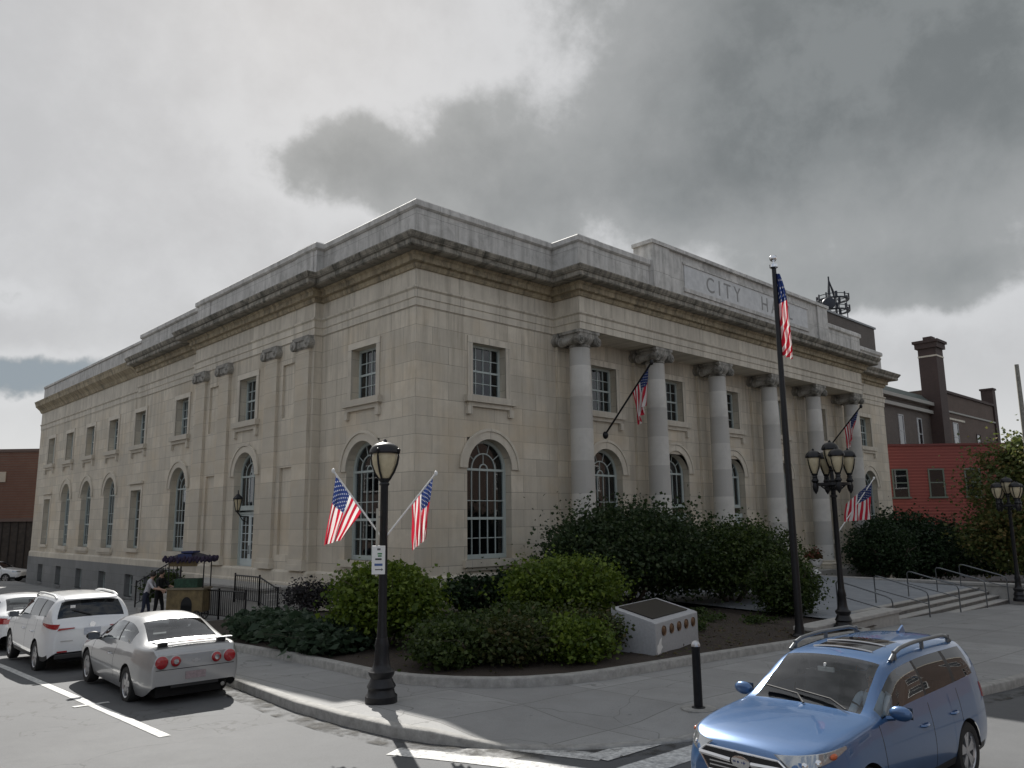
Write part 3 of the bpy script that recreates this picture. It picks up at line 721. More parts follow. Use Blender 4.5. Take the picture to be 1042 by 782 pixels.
lamp2 = five_lamp((5.75, -11.28, -.25), 'nearer black five-lantern lamp, in front of the cheek wall')
dup(lamp2, (22.0, -11.2, -.75), .9, 'farther black five-lantern lamp at the right end of the front steps')['group'] = 'five-lantern lamps by the front steps'

# flags
def flag_mat():
    m = bpy.data.materials.new('flag_cloth'); m.use_nodes = True; t = NT(m.node_tree); b = t.n['Principled BSDF']; out = t.n['Material Output']
    b.inputs['Roughness'].default_value = .8
    s = t.add('ShaderNodeSeparateXYZ', {0: t.add('ShaderNodeUVMap').outputs[0]}); f, h = s.outputs[0], s.outputs[1]
    st = t.math('GREATER_THAN', t.math('FRACT', t.math('MULTIPLY', h, 6.5)), .5)
    c = t.mix(st, (.52, .02, .045), (.78, .77, .75))
    can = t.math('MULTIPLY', t.math('LESS_THAN', f, .4), t.math('LESS_THAN', h, 7/13))
    u, v = t.math('MULTIPLY', f, 11/.4), t.math('MULTIPLY', h, 9*13/7)
    par = t.math('LESS_THAN', t.math('MODULO', t.math('ADD', t.math('FLOOR', u), t.math('FLOOR', v)), 2.), .5)
    du, dv = t.math('SUBTRACT', t.math('FRACT', u), .5), t.math('SUBTRACT', t.math('FRACT', v), .5)
    star = t.math('MULTIPLY', par, t.math('LESS_THAN', t.math('ADD', t.math('MULTIPLY', du, du), t.math('MULTIPLY', dv, dv)), .075))
    c = t.mix(can, c, t.mix(star, (.018, .035, .13), (.45, .46, .5)))
    t.l.new(c, b.inputs['Base Color'])
    tl = t.add('ShaderNodeBsdfTranslucent', {0: c}); mx = t.add('ShaderNodeMixShader', {0: .42, 1: b.outputs[0], 2: tl.outputs[0]})
    t.l.new(mx.outputs[0], out.inputs[0]); return m
M_flag = flag_mat()
def cloth(parent, P, UV=None, nh=39, nf=26):
    hs, fs = np.linspace(0, 1, nh + 1), np.linspace(0, 1, nf + 1)
    v = [tuple(P(h, f)) for h in hs for f in fs]; fc = [(i*(nf+1)+j, i*(nf+1)+j+1, (i+1)*(nf+1)+j+1, (i+1)*(nf+1)+j) for i in range(nh) for j in range(nf)]
    me = bpy.data.meshes.new('cloth'); me.from_pydata(v, [], fc); uv = me.uv_layers.new(name='UVMap')
    UV = UV or (lambda h, f: (f, h))
    co = [UV(h, f) for h in hs for f in fs]
    for l in me.loops: uv.data[l.index].uv = co[l.vertex_index]
    me.shade_smooth(); return obj('cloth', me, M_flag, parent)
def lerp(a, b, t): return a + (b - a) * t
def bracket_flag(name, loc, base, tip, hoist_end, free0, free1, label, lat=CR, dep=CFW, polemat=M_white, amp=.06, r=.014, waves=2.2, group=None, seed=0., butt=None):
    """pole from base to tip; cloth corners are given from the tip as (across, up)"""
    t = thing(name, label, 'flag', loc, 0, group)
    V = lambda a: lat * a[0] + Vector((0, 0, a[1])); tp = V(tip)
    b = MB(); b.tube([V(base), lerp(V(base), tp, .5), tp], r, 8); b.ball(tuple(tp), r*2.1, 10, 8, (1, 1, 1.4))
    if butt: b.ball(tuple(V(base)), butt, 10, 8)
    obj('pole', b, polemat, t, 50)
    p0 = lerp(tp, V(base), .06)
    def P(h, f):
        a = p0 + V(hoist_end) * h; e = p0 + lerp(V(free0), V(free1), h)
        q = lerp(a, e, f)
        ph = 2*math.pi*(waves*h + .35*f + seed)
        return q + dep * (amp * math.sin(ph) * (f ** .8) + .5*amp*math.sin(2.3*ph + 1)*f) + lat * (.45*amp*math.cos(ph)*f*math.sin(math.pi*min(1, f*1.1)))
    cloth(t, P); return t
G1 = 'flags on the single-lantern lamp'
bracket_flag('flag', (-8.25, -10.3, lz), (-.05, 2.52), (-.83, 3.56), (.42, -.60), (-.17, -1.12), (.12, -1.03), 'sunlit flag spread to the left of the single-lantern lamp', group=G1)
bracket_flag('flag', (-8.25, -10.3, lz), (.05, 2.52), (.83, 3.50), (-.34, -.42), (-.10, -.98), (-.33, -1.16), 'narrow gathered flag to the right of the single-lantern lamp', group=G1, amp=.075, seed=.3, waves=2.8)
bracket_flag('flag', (5.75, -11.28, -.25), (.05, 2.55), (1.14, 3.98), (-.76, -.6), (-.12, -1.02), (-.86, -1.08), 'flag hung on the nearer five-lantern lamp, low over the plaza', seed=.15)
YB = Vector((0, 1, 0)); XB = Vector((1, 0, 0))
G2 = 'flags on poles from the portico wall'
bracket_flag('wall_flag', (9.75, 0, 0), (.02, 6.15), (-2.5, 8.85), (.85, -.95), (.25, -1.5), (.62, -2.3), 'flag on a dark slanting pole beside the leftmost portico column', lat=YB, dep=XB, polemat=M_black, amp=.13, r=.04, butt=.16, group=G2)
bracket_flag('wall_flag', (29.35, 0, 0), (.02, 6.15), (-2.5, 8.85), (.9, -1.0), (.5, -1.5), (.75, -2.3), 'furled flag on a dark slanting pole near the rightmost portico column', lat=YB, dep=XB, polemat=M_black, amp=.10, r=.04, butt=.16, group=G2, seed=.4)
# tall pole with a limp flag
fz = zb(3.5, -11.16) - .05
fp = thing('flagpole', 'tall dark flagpole with a ball on top, standing in the planting bed', 'flagpole', (3.53, -11.16, fz))
TOPZ = 9.45 - fz
b = MB(); b.lathe([(.2, 0), (.2, .06), (.13, .12), (.105, .3), (.1, .5), (.085, 4), (.06, TOPZ - .25), (.06, TOPZ - .2)], n=14); obj('pole', b, M_black, fp, 40)
b = MB(); b.lathe([(.05, TOPZ - .2), (.11, TOPZ - .16), (.11, TOPZ - .08), (.03, TOPZ - .04), (.025, TOPZ + .02)], n=12); b.ball((0, 0, TOPZ + .1), .1, 14, 10); obj('finial', b, M_chrome, fp, 40)
lf = thing('limp_flag', 'flag hanging limp in folds from the tall flagpole', 'flag', (3.53, -11.16, fz))
def PL_(h, f):   # h runs across the pleats, f runs down
    w = .05 + .24 * math.sin(min(1, f*1.15 + .12) * math.pi * .62); ph = h * math.pi * 5
    return Vector((0, 0, TOPZ - .35 - 2.2*f - .12*h*f)) + CR * (.02 + w*h + .02*math.sin(9*f)) + CFW * (-.06 + .075*math.sin(ph)*(.4 + .6*f))
cloth(lf, PL_, lambda h, f: (.14 + .84*f*(.8 + .2*h), min(.999, .1 + .34*h + .5*f*f + .02*math.sin(20*f))), 40, 50)
# parking sign on a thin post
pz = zk(-8.32, -10.12)
sg = thing('parking_sign', 'small white parking sign fixed to the single-lantern lamp post by a pale strip', 'sign', (-8.25 - .055*.7235 - .105*.6903, -10.3 + .055*.6903 - .105*.7235, pz), -R(43.66))
b = MB(); b.box(-.05, -.015, -.012, .012, 1.9, 2.95); b.box(-.05, .0, .012, .06, 2.0, 2.03); b.box(-.05, .0, .012, .06, 2.8, 2.83); obj('post', b, mat('pale_sign_post', (.42, .40, .34), .6), sg)
b = MB(); b.box(-.105, .105, -.024, -.013, 1.93, 2.37); o = obj('panel', b, M_white, sg); bevel(o, .004)
b = MB(); b.box(-.02, .03, -.028, -.0245, 2.3, 2.33); b.cur = 1
for z, w in ((2.235, .07), (2.2, .06)): b.box(-w/2 + .02, w/2 + .02, -.028, -.0245, z, z + .022)
b.cur = 2; b.box(-.05, .05, -.028, -.0245, 2.15, 2.175)
b.cur = 3; b.box(-.06, .065, -.028, -.0245, 2.06, 2.095); b.cur = 0; b.box(-.05, .05, -.028, -.0245, 1.995, 2.01)
b.poly([(.05, -.028, 2.025), (.075, -.028, 2.0025), (.05, -.028, 1.98)])
obj('legend', b, [mat('sign_grey', (.12, .12, .12), .6), mat('sign_green', (.05, .22, .08), .6), mat('sign_black', (.03, .03, .03), .6), mat('sign_blue', (.06, .12, .3), .6)], sg)
# bollard
bz = zk(-5.16, -13.97)
bo = thing('bollard', 'black iron bollard with a pale domed cap on the pavement', 'bollard', (-5.16, -13.97, bz))
b = MB(); b.lathe([(.1, 0), (.1, .02), (.066, .03), (.062, .84), (.07, .86), (.07, .88)], n=16); obj('post', b, M_black, bo, 40)
b = MB(); b.lathe([(.07, .88), (.068, .91), (.05, .945), (.02, .96), (.001, .963)], n=16); obj('cap', b, M_alloy, bo, 60)
b = MB(); b.lathe([(.26, -.03), (.26, .006), (.1, .012)], n=20); obj('footing', b, M_kerb, bo)
# memorial block
mt = thing('memorial_stone', 'pale wedge-topped memorial block with a dark plaque and five bronze medallions', 'monument', (-1.9, -10.82, -.12), R(13.1))
b = MB(); b.poly_w = 0
b.extr([(0, 0, 0), (0, 1.0, 0), (0, 1.0, .98), (0, .06, .73), (0, 0, .70)], (2.42, 0, 0)); o = obj('block', b, mat('memorial_granite', (.37, .375, .385), .55, noise=.12, nscale=18), mt); bevel(o, .012)
sl = (.98 - .73) / .94
b = MB(); b.extr([(x, y, .73 + sl*(y - .06) + .004) for x, y in ((.22, .15), (2.2, .15), (2.2, .92), (.22, .92))], (0, 0, .02)); obj('plaque', b, mat('dark_bronze', (.045, .04, .036), .35, .6, noise=.3, nscale=25), mt)
for k in range(5):
    b = MB(); c = (.42 + .42*k, -.001, .52); b.lathe([(.105, 0), (.1, -.025), (.085, -.02), (.08, -.014), (.05, -.03), (.02, -.034)], c, 18, 'Y'); obj('medallion', b, mat('bronze_medallion', (.15, .085, .045), .45, .6, noise=.4, nscale=30), mt, 40)
b = MB(); pts = [(.04, .14), (.12, .04), (.2, .06), (.26, .16), (.34, .2), (.27, .27), (.3, .4), (.2, .36), (.12, .28), (.06, .26)]
b.extr([(x, -.003, z) for x, z in pts], (0, -.002, 0)); obj('stain', b, M_white, mt)
# flower urn by the portico
ur = thing('flower_urn', 'white urn with drooping flowers in front of a portico column', 'planter', (23.4, -2.0, zp(-2)))
b = MB(); b.lathe([(.26, 0), (.26, .08), (.13, .14), (.1, .26), (.22, .36), (.34, .55), (.38, .66), (.41, .7), (.36, .72)], n=18); obj('urn', b, M_white, ur, 40)

# ================================================================ VEGETATION
def leaves(n_clump, per, center, rad, size, seed, flat=1., shell=.55, clump_r=.3, aspect=.55, droop=0.):
    g = np.random.default_rng(seed); c = np.array(center); rad = np.array(rad)
    d = g.normal(size=(n_clump, 3)); d /= np.linalg.norm(d, axis=1)[:, None]
    rr = shell + (1 - shell) * g.random(n_clump) ** .6; lump = 1 + .22*np.sin(3.1*d[:, 0] + 2*d[:, 1] + seed) * np.cos(2.3*d[:, 2] - seed)
    cc = d * (rr*lump)[:, None]; tint = g.random(n_clump)
    p = np.repeat(cc, per, 0) + g.normal(size=(n_clump*per, 3)) * clump_r * np.repeat(.6 + .8*g.random(n_clump), per)[:, None]
    p = p * rad * .8 + c; n = len(p); rnd = np.clip(np.repeat(tint, per) * .6 + g.random(n) * .5 - .05, 0, 1)
    a = g.normal(size=(n, 3)); a[:, 2] = a[:, 2]*.5*flat - droop; a /= np.linalg.norm(a, axis=1)[:, None]
    t = g.normal(size=(n, 3)); b_ = np.cross(a, t); b_ /= np.linalg.norm(b_, axis=1)[:, None]
    s = size * (.6 + .8*g.random(n))[:, None]
    return p, a*s, b_*s*aspect, rnd
def leaf_mesh(name, sets):
    p, a, b_, r = [np.concatenate(x) for x in zip(*sets)]; n = len(p)
    nrm = np.cross(a, b_) ; nrm /= np.linalg.norm(nrm, axis=1)[:, None] + 1e-9; bend = nrm * np.linalg.norm(a, axis=1)[:, None] * .18
    v = np.stack([p, p + a*.5 + b_ + bend, p + a*1.1, p + a*.5 - b_ + bend], 1).reshape(-1, 3)
    me = bpy.data.meshes.new(name); me.vertices.add(4*n); me.vertices.foreach_set('co', v.ravel()); me.loops.add(4*n); me.loops.foreach_set('vertex_index', np.arange(4*n))
    me.polygons.add(n); me.polygons.foreach_set('loop_start', np.arange(0, 4*n, 4)); me.polygons.foreach_set('loop_total', np.full(n, 4))
    at = me.attributes.new('rnd', 'FLOAT', 'FACE'); at.data.foreach_set('value', r.astype(np.float32)); me.update(calc_edges=True); return me
M_bark = mat('bark', (.07, .055, .042), .9, noise=.4, nscale=14, bump=.6)
LM = dict(yew=leaf_mat('yew_leaf', (.032, .066, .009), (.092, .138, .016), (.18, .23, .03)), mid=leaf_mat('shrub_leaf', (.018, .034, .010), (.042, .068, .015), (.09, .12, .03)),
          dark=leaf_mat('dark_leaf', (.008, .019, .008), (.018, .038, .013), (.042, .072, .026)), dusk=leaf_mat('crab_leaf', (.013, .027, .011), (.030, .053, .018), (.072, .09, .036)),
          red=leaf_mat('red_tip_leaf', (.022, .038, .011), (.05, .066, .018), (.11, .08, .035)), autumn=leaf_mat('autumn_leaf', (.04, .07, .02), (.10, .12, .035), (.24, .16, .06)),
          big=leaf_mat('broad_leaf', (.018, .038, .02), (.042, .07, .04), (.085, .115, .075)), purple=leaf_mat('purple_flower', (.014, .014, .016), (.03, .03, .03), (.14, .12, .14)), flower=leaf_mat('mixed_flower', (.03, .05, .012), (.09, .05, .02), (.30, .06, .06)))
def stems(base, n, h, spread, r, seed, split=True):
    g = np.random.default_rng(seed); b = MB()
    for k in range(n):
        a = 2*math.pi*(k + g.random()*.6)/n; x, y, z = base[0] + .12*math.cos(a), base[1] + .12*math.sin(a), base[2] - .1
        pts = [(x, y, z)]
        for j in range(1, 5):
            t = j/4; pts.append((x + spread*t*math.cos(a) + g.normal()*.06, y + spread*t*math.sin(a) + g.normal()*.06, z + h*t))
        b.tube(pts, [r*(1 - .7*j/4) for j in range(5)], 6)
        if split:
            for j in (2, 3):
                p = Vector(pts[j]); q = p + Vector((g.normal()*.5*spread, g.normal()*.5*spread, h*.3)); b.tube([p, lerp(p, q, .5) + Vector((0, 0, .05)), q], [r*.5, r*.35, r*.15], 5)
    return b
def shrub(name, label, cat, x, y, rad, lm, seed, n=(70, 60), size=.1, zc=None, group=None, sets=None, stem=(4, .03), shell=.5, clump=.28, aspect=.5, flat=1., z0=None, under=.15, droop=0.):
    z0 = bed_z(x, y) if z0 is None else z0; t = thing(name, label, cat, (x, y, z0), 0, group); zc = rad[2]*.95 + under if zc is None else zc
    L = [leaves(n[0], n[1], (0, 0, zc), rad, size, seed, flat, shell, clump, aspect, droop), leaves(26, 26, (0, 0, zc), (rad[0]*1.12, rad[1]*1.12, rad[2]*1.22), size, seed + 500, flat, 1., .09, aspect, droop), leaves(n[0]//2, n[1]//4, (0, 0, zc), rad, size*1.55, seed + 700, flat, shell, clump*1.15, aspect*.8, droop), leaves(n[0]//2, n[1]//2, (0, 0, zc), rad, size*.6, seed + 900, flat, shell, clump*1.1, aspect, droop)]
    for s in (sets or []): L.append(leaves(*s))
    # keep leaves above the soil
    L = [tuple(q[(s[0][:, 2] > .03)] for q in s) for s in L]
    obj('crown', leaf_mesh('crown', L), LM[lm], t)
    obj('stem', stems((0, 0, 0), stem[0] + 5, zc*1.7, min(rad[0], rad[1])*.8, stem[1]*.7, seed), M_bark, t, 50)
    return t
shrub('yew_bush', 'bright green bush behind the single-lantern lamp', 'bush', -4.95, -5.6, (1.1, 1.1, .68), 'yew', 11, (170, 120), .085, zc=.95, sets=[(30, 110, (.1, .2, 1.45), (.6, .6, .3), .08, 12, 1., .3, .4, .5)])
G3 = 'low shrubs at the rounded corner of the bed'
for i, (x, y, r, lm, l) in enumerate([(-5.75, -9.0, (.85, .8, .55), 'mid', 'low green shrub right of the lamp post, at the corner of the bed'), (-4.75, -9.6, (.9, .8, .6), 'red', 'low rusty-green shrub second from the lamp post, by the bed kerb'),
        (-3.7, -10.15, (.85, .75, .62), 'yew', 'bright low shrub in the middle of the row by the bed kerb'), (-2.85, -9.6, (.8, .8, .68), 'red', 'rusty-tipped low shrub touching the memorial block'), (-3.2, -7.9, (.9, .9, .6), 'mid', 'low shrub behind the row by the kerb'),
        (-4.7, -7.9, (.8, .8, .5), 'mid', 'low dull shrub between the bright bush and the kerb row')]):
    shrub('low_shrub', l, 'shrub', x, y, (r[0]*.95, r[1]*.95, r[2]*.66), lm, 20 + i, (90, 85), .065, group=G3, zc=.36, under=.05)
shrub('bright_shrub', 'bright yellow-green shrub between the corner window and the dark tree', 'shrub', .1, -6.4, (1.5, 1.3, .72), 'yew', 31, (150, 100), .085, zc=.95, under=.25)
G4 = 'broad-leaved plants along the side of the bed'
for i, (x, y, l) in enumerate([(-5.9, -4.0, 'broad-leaved dark plant next to the bright green bush, on its left'), (-5.5, -2.9, 'broad-leaved dark plant in the middle of the side bed'), (-5.7, -1.7, 'broad-leaved dark plant fourth from the bright green bush'), (-5.3, -.5, 'broad-leaved plant nearest the black iron railing'), (-6.0, -5.3, 'broad-leaved dark plant at the foot of the bright green bush')]):
    shrub('broad_leaf_plant', l, 'plant', x, y, (.85, .85, .28), 'big', 40 + i, (60, 34), .17, zc=.3, group=G4, stem=(5, .015), under=.05, aspect=.36, flat=.5, droop=.25)
shrub('flowering_plant', 'dark plant with purple and white flowers at the foot of the corner pier', 'plant', -1.6, 3.6, (1.0, .7, .5), 'purple', 50, (60, 45), .065, zc=.55, stem=(6, .012))
G5 = 'dark shrubs against the front wall'
for i, (x, r, l) in enumerate([(1.2, (1.0, .7, .5), 'low dark shrub at the building corner under the front window'), (3.2, (1.2, .8, .55), 'low dark shrub directly under the corner arched window'), (5.3, (1.1, .8, .75), 'dark shrub between the arched window and the portico')]):
    shrub('wall_shrub', l, 'shrub', x, -1.4, r, 'dark', 55 + i, (60, 60), .1, group=G5)
# the spreading dark tree and its neighbour
def tree(name, label, x, y, z0, trunks, crowns, lm, size, seed, group=None, th=1.6, spread=1.2, r=.09):
    t = thing(name, label, 'tree', (x, y, z0), 0, group)
    L = [leaves(n, per, c, rad, size, seed + i, 1., sh, .26, .5) for i, (n, per, c, rad, sh) in enumerate(crowns)] + [leaves(30, 30, c, tuple(1.15*q for q in rad), size, seed + 50 + i, 1., 1., .09, .5) for i, (n, per, c, rad, sh) in enumerate(crowns)]
    L = [tuple(q[(s[0][:, 2] > .25)] for q in s) for s in L]
    obj('crown', leaf_mesh('crown', L), LM[lm], t); obj('trunk', stems((0, 0, 0), trunks, th, spread, r, seed), M_bark, t, 50); return t
tree('spreading_tree', 'wide dark crab-apple tree hiding the first portico columns', 5.5, -4.2, bed_z(5.5, -4.2), 5, [(220, 130, (.2, 0, 2.05), (3.2, 2.2, 1.35), .35), (110, 110, (-1.9, -.3, 1.5), (1.7, 1.4, 1.1), .3), (110, 110, (1.8, -.3, 1.45), (2.1, 1.5, 1.2), .3)], 'dusk', .10, 61)
tree('spreading_tree', 'smaller dark bushy tree between the crab-apple and the flagpole', 9.9, -5.4, zp(-5.4) - .1, 5, [(220, 130, (0, 0, 1.6), (2.8, 1.9, 1.25), .35), (80, 95, (1.9, -.3, 1.3), (1.7, 1.3, .95), .3), (50, 90, (-1.9, .2, 1.5), (1.3, 1.1, .9), .3)], 'mid', .095, 64)
shrub('yellow_green_shrub', 'upright yellow-green shrub just behind the tall flagpole', 'shrub', 8.4, -8.3, (.95, .95, .85), 'mid', 66, (100, 90), .08, z0=-.4, under=.1)
tree('dark_yew', 'large black-green yew right of the portico, next to the red building', 31.5, -3.6, -1.0, 4, [(240, 120, (0, 0, 1.9), (3.7, 2.6, 1.75), .4), (110, 110, (3.6, -.6, 1.5), (2.5, 2.0, 1.45), .4), (80, 100, (6.6, -2.0, .9), (2.3, 2.0, 1.2), .4)], 'dark', .14, 68, r=.12)
tree('dark_yew', 'smaller dark yew against the portico end wall', 25.6, -4.4, -.35, 4, [(130, 100, (0, 0, 1.3), (1.6, 1.4, 1.4), .35)], 'dark', .11, 70)
at = tree('autumn_tree', 'tree with thin yellow and rust leaves at the right edge of the picture', 31.8, -9.2, -.95, 1, [(120, 85, (.2, 0, 4.2), (3.2, 2.8, 3.3), .35), (60, 80, (-.8, .6, 2.6), (2.6, 2.0, 1.6), .4), (45, 90, (1.2, -.5, 6.6), (1.8, 1.6, 1.2), .3)], 'autumn', .15, 72, th=4.2, spread=.5, r=.2)
sh = shrub('low_hedge', 'small green shrub against the basement wall left of the cart', 'shrub', -1.2, 17.5, (.8, 1.3, .7), 'mid', 75, (60, 50), .12, z0=zk(-1.2, 17.5))
b = [leaves(22, 40, (0, 0, .9), (.5, .5, .3), .09, 77, 1., .3, .3, .5)]; obj('flowers', leaf_mesh('flowers', b), LM['flower'], ur)
g = np.random.default_rng(5); p = np.stack([g.uniform(-7.35, -6.95, 700), g.uniform(-2.4, .8, 700), np.zeros(700)], 1); p[:, 2] = [zk(a, c_) for a, c_ in p[:, :2]]
a = g.normal(size=(700, 3))*.25; a[:, 2] = 1; a *= .07*(.5 + g.random((700, 1))); b_ = np.cross(a, g.normal(size=(700, 3))); b_ /= np.linalg.norm(b_, axis=1)[:, None]; 
lm_ = leaf_mat('litter_leaf', (.05, .035, .02), (.09, .065, .03), (.05, .075, .02))
def on_bed(n, x0, x1, y0, y1, seed, size):
    g = np.random.default_rng(seed); x, y = g.uniform(x0, x1, n), g.uniform(y0, y1, n); q = np.stack([x, y, np.array([bed_z(u, v) + .015 for u, v in zip(x, y)])], 1)
    a = g.normal(size=(n, 3)); a[:, 2] *= .25; a /= np.linalg.norm(a, axis=1)[:, None]; k = np.cross(a, (0, 0, 1)) + g.normal(size=(n, 3))*.15; s_ = size*(.5 + g.random((n, 1)))
    return q, a*s_, k*s_*.5, g.random(n)
o2 = obj('leaf_litter', leaf_mesh('leaf_litter', [on_bed(1500, -2.2, 4.8, -11.1, -6.5, 91, .07), on_bed(500, -6.4, -2.5, -10.4, -3, 92, .06)]), lm_); o2['kind'] = 'stuff'
cv = np.random.default_rng(95); sets_ = []
for k in range(46):
    x, y = cv.uniform(-.6, 5.6), cv.uniform(-9.4, -6.2); sets_.append(leaves(5, 26, (x, y, bed_z(x, y) + .1), (.28, .28, .12), .06, 200 + k, 1., .3, .4, .5))
o2 = obj('ground_cover', leaf_mesh('ground_cover', sets_), LM['mid']); o2['kind'] = 'stuff'
o = obj('grass', leaf_mesh('grass', [(p, a, b_*.012, g.random(700))]), LM['yew']); o['kind'] = 'stuff'

# ================================================================ BACKGROUND
def brick_mat(name, c1, c2, mo):
    return stone_mat(name, c1, c2, mo, .32, .11, .25, tuple(c*.5 for c in c1))
M_br_grey = brick_mat('grey_brown_brick', (.125, .10, .085), (.095, .078, .067), (.13, .115, .1)); M_br_brown = brick_mat('brown_brick', (.12, .075, .055), (.09, .055, .04), (.12, .1, .09)); M_red = brick_mat('red_painted_brick', (.33, .09, .07), (.28, .076, .06), (.2, .04, .036))
M_br_left = brick_mat('tan_brown_brick', (.19, .08, .048), (.155, .066, .04), (.15, .10, .075)); M_brdark = brick_mat('dark_brick', (.075, .045, .038), (.055, .035, .03), (.07, .05, .05))
M_paleglass = glass_mat('pale_window', (.5, .55, .6), .1, .05)
def bg_window(par, x, y, z0, w, h, trim=M_white, rz=0, pane=M_pane):
    b = MB(); t = .1; b.box(-w/2, -w/2 + t, -.06, .05, 0, h); b.box(w/2 - t, w/2, -.06, .05, 0, h); b.box(-w/2 + t, w/2 - t, -.06, .05, h - t, h); b.box(-w/2 - .1, w/2 + .1, -.12, .05, -.12, .0); b.box(-w/2 + t, w/2 - t, -.04, .05, h*.5 - .04, h*.5 + .04)
    o = obj('window', b, trim, par, None, (x, y, z0), rz); g = MB(); g.box(-w/2 + t, w/2 - t, -.02, .02, 0.002, h - t); obj('pane', g, pane, o)
BX0, BXM, BX1, BY, BE, BR = 48., 64.8, 83.5, 5.4, 13.0, 14.6
bb = thing('brick_building', 'long brown brick building with a tall chimney beyond the marble hall', 'building', (0, 0, 0))
b = MB(); b.box(BX0, BXM, BY, BY + 12, -1.5, BE); b.cur = 1; b.box(BXM, BX1, BY - .05, BY + 12.05, -1.5, BR); obj('wall', b, [M_br_grey, M_br_brown], bb)
b = MB(); b.box(BX0 - .3, BXM, BY - .35, BY + .2, BE - .9, BE - .6); b.box(BX0 - .3, BXM, BY - .5, BY + .2, BE - .15, BE + .15); b.box(BXM, BX1, BY - .2, BY + .1, BR - 1.9, BR - 1.75); obj('cornice', b, mat('pale_cornice', (.33, .32, .29), .7), bb)
b = MB(); b.extr([(BX0, BY - .3, BE + .15), (BX0, BY + .6, BE + 1.0), (BX0, BY + 9, BE + 1.0), (BX0, BY + 9, BE + .15)], (BXM - BX0, 0, 0)); obj('roof', b, mat('verdigris_roof', (.09, .105, .095), .6), bb)
b = MB(); b.box(BXM, BX1 + .2, BY - .25, BY + .3, BR, BR + .25); obj('roof_edge', b, M_brdark, bb)
def chimney(x, y, w, z0, z1):
    b = MB(); b.box(x - w/2, x + w/2, y - .8, y + .8, z0, z1 - .9); b.cur = 1; b.box(x - w/2 - .04, x + w/2 + .04, y - .84, y + .84, z1 - 1.75, z1 - 1.6); b.cur = 0
    b.box(x - w/2 - .2, x + w/2 + .2, y - 1, y + 1, z1 - .9, z1 - .4); b.box(x - w/2 - .35, x + w/2 + .35, y - 1.15, y + 1.15, z1 - .4, z1 - .15); b.box(x - w/4, x + w/4, y - .4, y + .4, z1 - .15, z1 + .3)
    obj('chimney', b, [M_brdark, M_trim], bb)
chimney(64.8, BY - .3, 1.9, -1.5, 19.3)
b = MB(); b.box(BX1 + .1, BX1 + 1.1, BY - .2, BY + 1.0, -1, 16.5); b.box(BX1, BX1 + 1.2, BY - .3, BY + 1.1, 16.5, 16.7); obj('chimney', b, M_brdark, bb)
M_dull = mat('dull_white_paint', (.40, .41, .41), .6, noise=.1)
for x in (56.6, 60.9): bg_window(bb, x, BY, 8.6, 1.15, 2.9, M_dull, pane=M_paleglass); bg_window(bb, x, BY, 3.9, 1.15, 2.9, M_dull, pane=M_paleglass)
bg_window(bb, 70.5, BY - .05, 8.9, 1.5, 2.9, M_dull, pane=M_paleglass); bg_window(bb, 77.4, BY - .05, 9.4, 1.3, 1.7, M_brdark)
b = MB(); b.box(68.2, 73.4, BY - .12, BY, 12.0, 12.2); obj('lintel', b, M_trim, bb)
rb = thing('red_building', 'low red-painted building with green-framed windows below the brick one', 'building', (43.4, 2.1, 0), R(-44.1))
b = MB(); b.box(0, 13.5, 0, 3, -1.5, 7.7); obj('wall', b, M_red, rb)
b = MB(); b.box(-.05, 13.55, -.08, 3, 7.7, 7.85); obj('roof_edge', b, mat('dark_red_coping', (.14, .035, .03), .7), rb)
for x in (1.15, 3.75, 6.35, 9.0): bg_window(rb, x, 0, 4.05, 1.15, 2.0, mat('green_grey_window_trim', (.12, .145, .12), .6), pane=M_darkpane)
ab = thing('tower_block', 'dark flat-roofed block rising behind the right end of the marble hall', 'building', (0, 0, 0))
b = MB(); b.box(78, 98, 23, 42, -1, 29.0); obj('wall', b, M_br_grey, ab); b = MB(); b.box(77.8, 98.2, 22.8, 42.2, 29.0, 29.25); b.box(88, 92, 24, 27, 29.25, 29.6); obj('roof_edge', b, M_gmetal, ab)
am = thing('antenna_mast', 'ringed steel antenna mast with a dish on the dark block roof', 'antenna', (92.2, 26.0, 27.2))
am.scale = (1.3, 1.3, 1.12)
b = MB(); rr = 1.45
for k in range(8):
    a = k*math.pi/4; b.tube([(rr*math.cos(a), rr*math.sin(a), .0), (rr*math.cos(a), rr*math.sin(a), 5.0 if k % 2 == 0 else 3.6)], .055, 5)
for k in range(3):
    a = k*2*math.pi/3; b.tube([(.6*math.cos(a), .6*math.sin(a), 0), (.5*math.cos(a), .5*math.sin(a), 5.2), (-.7, 0, 7.6)], .07, 5)
b.tube([(-.7, 0, 5), (-.7, 0, 8)], .09, 6)
b.tube([(1.3, 0, 5.3), (-.7, 0, 7.6)], .03, 4); obj('frame', b, mat('dark_steel', (.04, .042, .05), .5, .6), am)
for z in (1.0, 3.5, 5.0):
    b = MB(); b.lathe([(rr - .12, z), (rr + .22, z), (rr + .22, z + .12), (rr - .12, z + .12), (rr - .12, z)], n=20, cap=False); b.lathe([(rr + .14, z + .5), (rr + .2, z + .5), (rr + .2, z + .58), (rr + .14, z + .58), (rr + .14, z + .5)], n=20, cap=False)
    for k in range(10):
        a = k*math.pi/5; b.tube([(rr*1.1*math.cos(a), rr*1.1*math.sin(a), z), (rr*1.1*math.cos(a), rr*1.1*math.sin(a), z + .75)], .09 if k % 3 else .16, 5)
    obj('ring', b, mat('dark_steel'), am)
b = MB(); b.T = Matrix.Translation((-2.3, -.6, 4.1)) @ Matrix.Rotation(R(-35), 4, 'Z') @ Matrix.Rotation(R(90), 4, 'X'); b.lathe([(.05, -.2), (.7, -.25), (.72, 0), (.66, .12), (.1, .22)], n=18); b.T = None
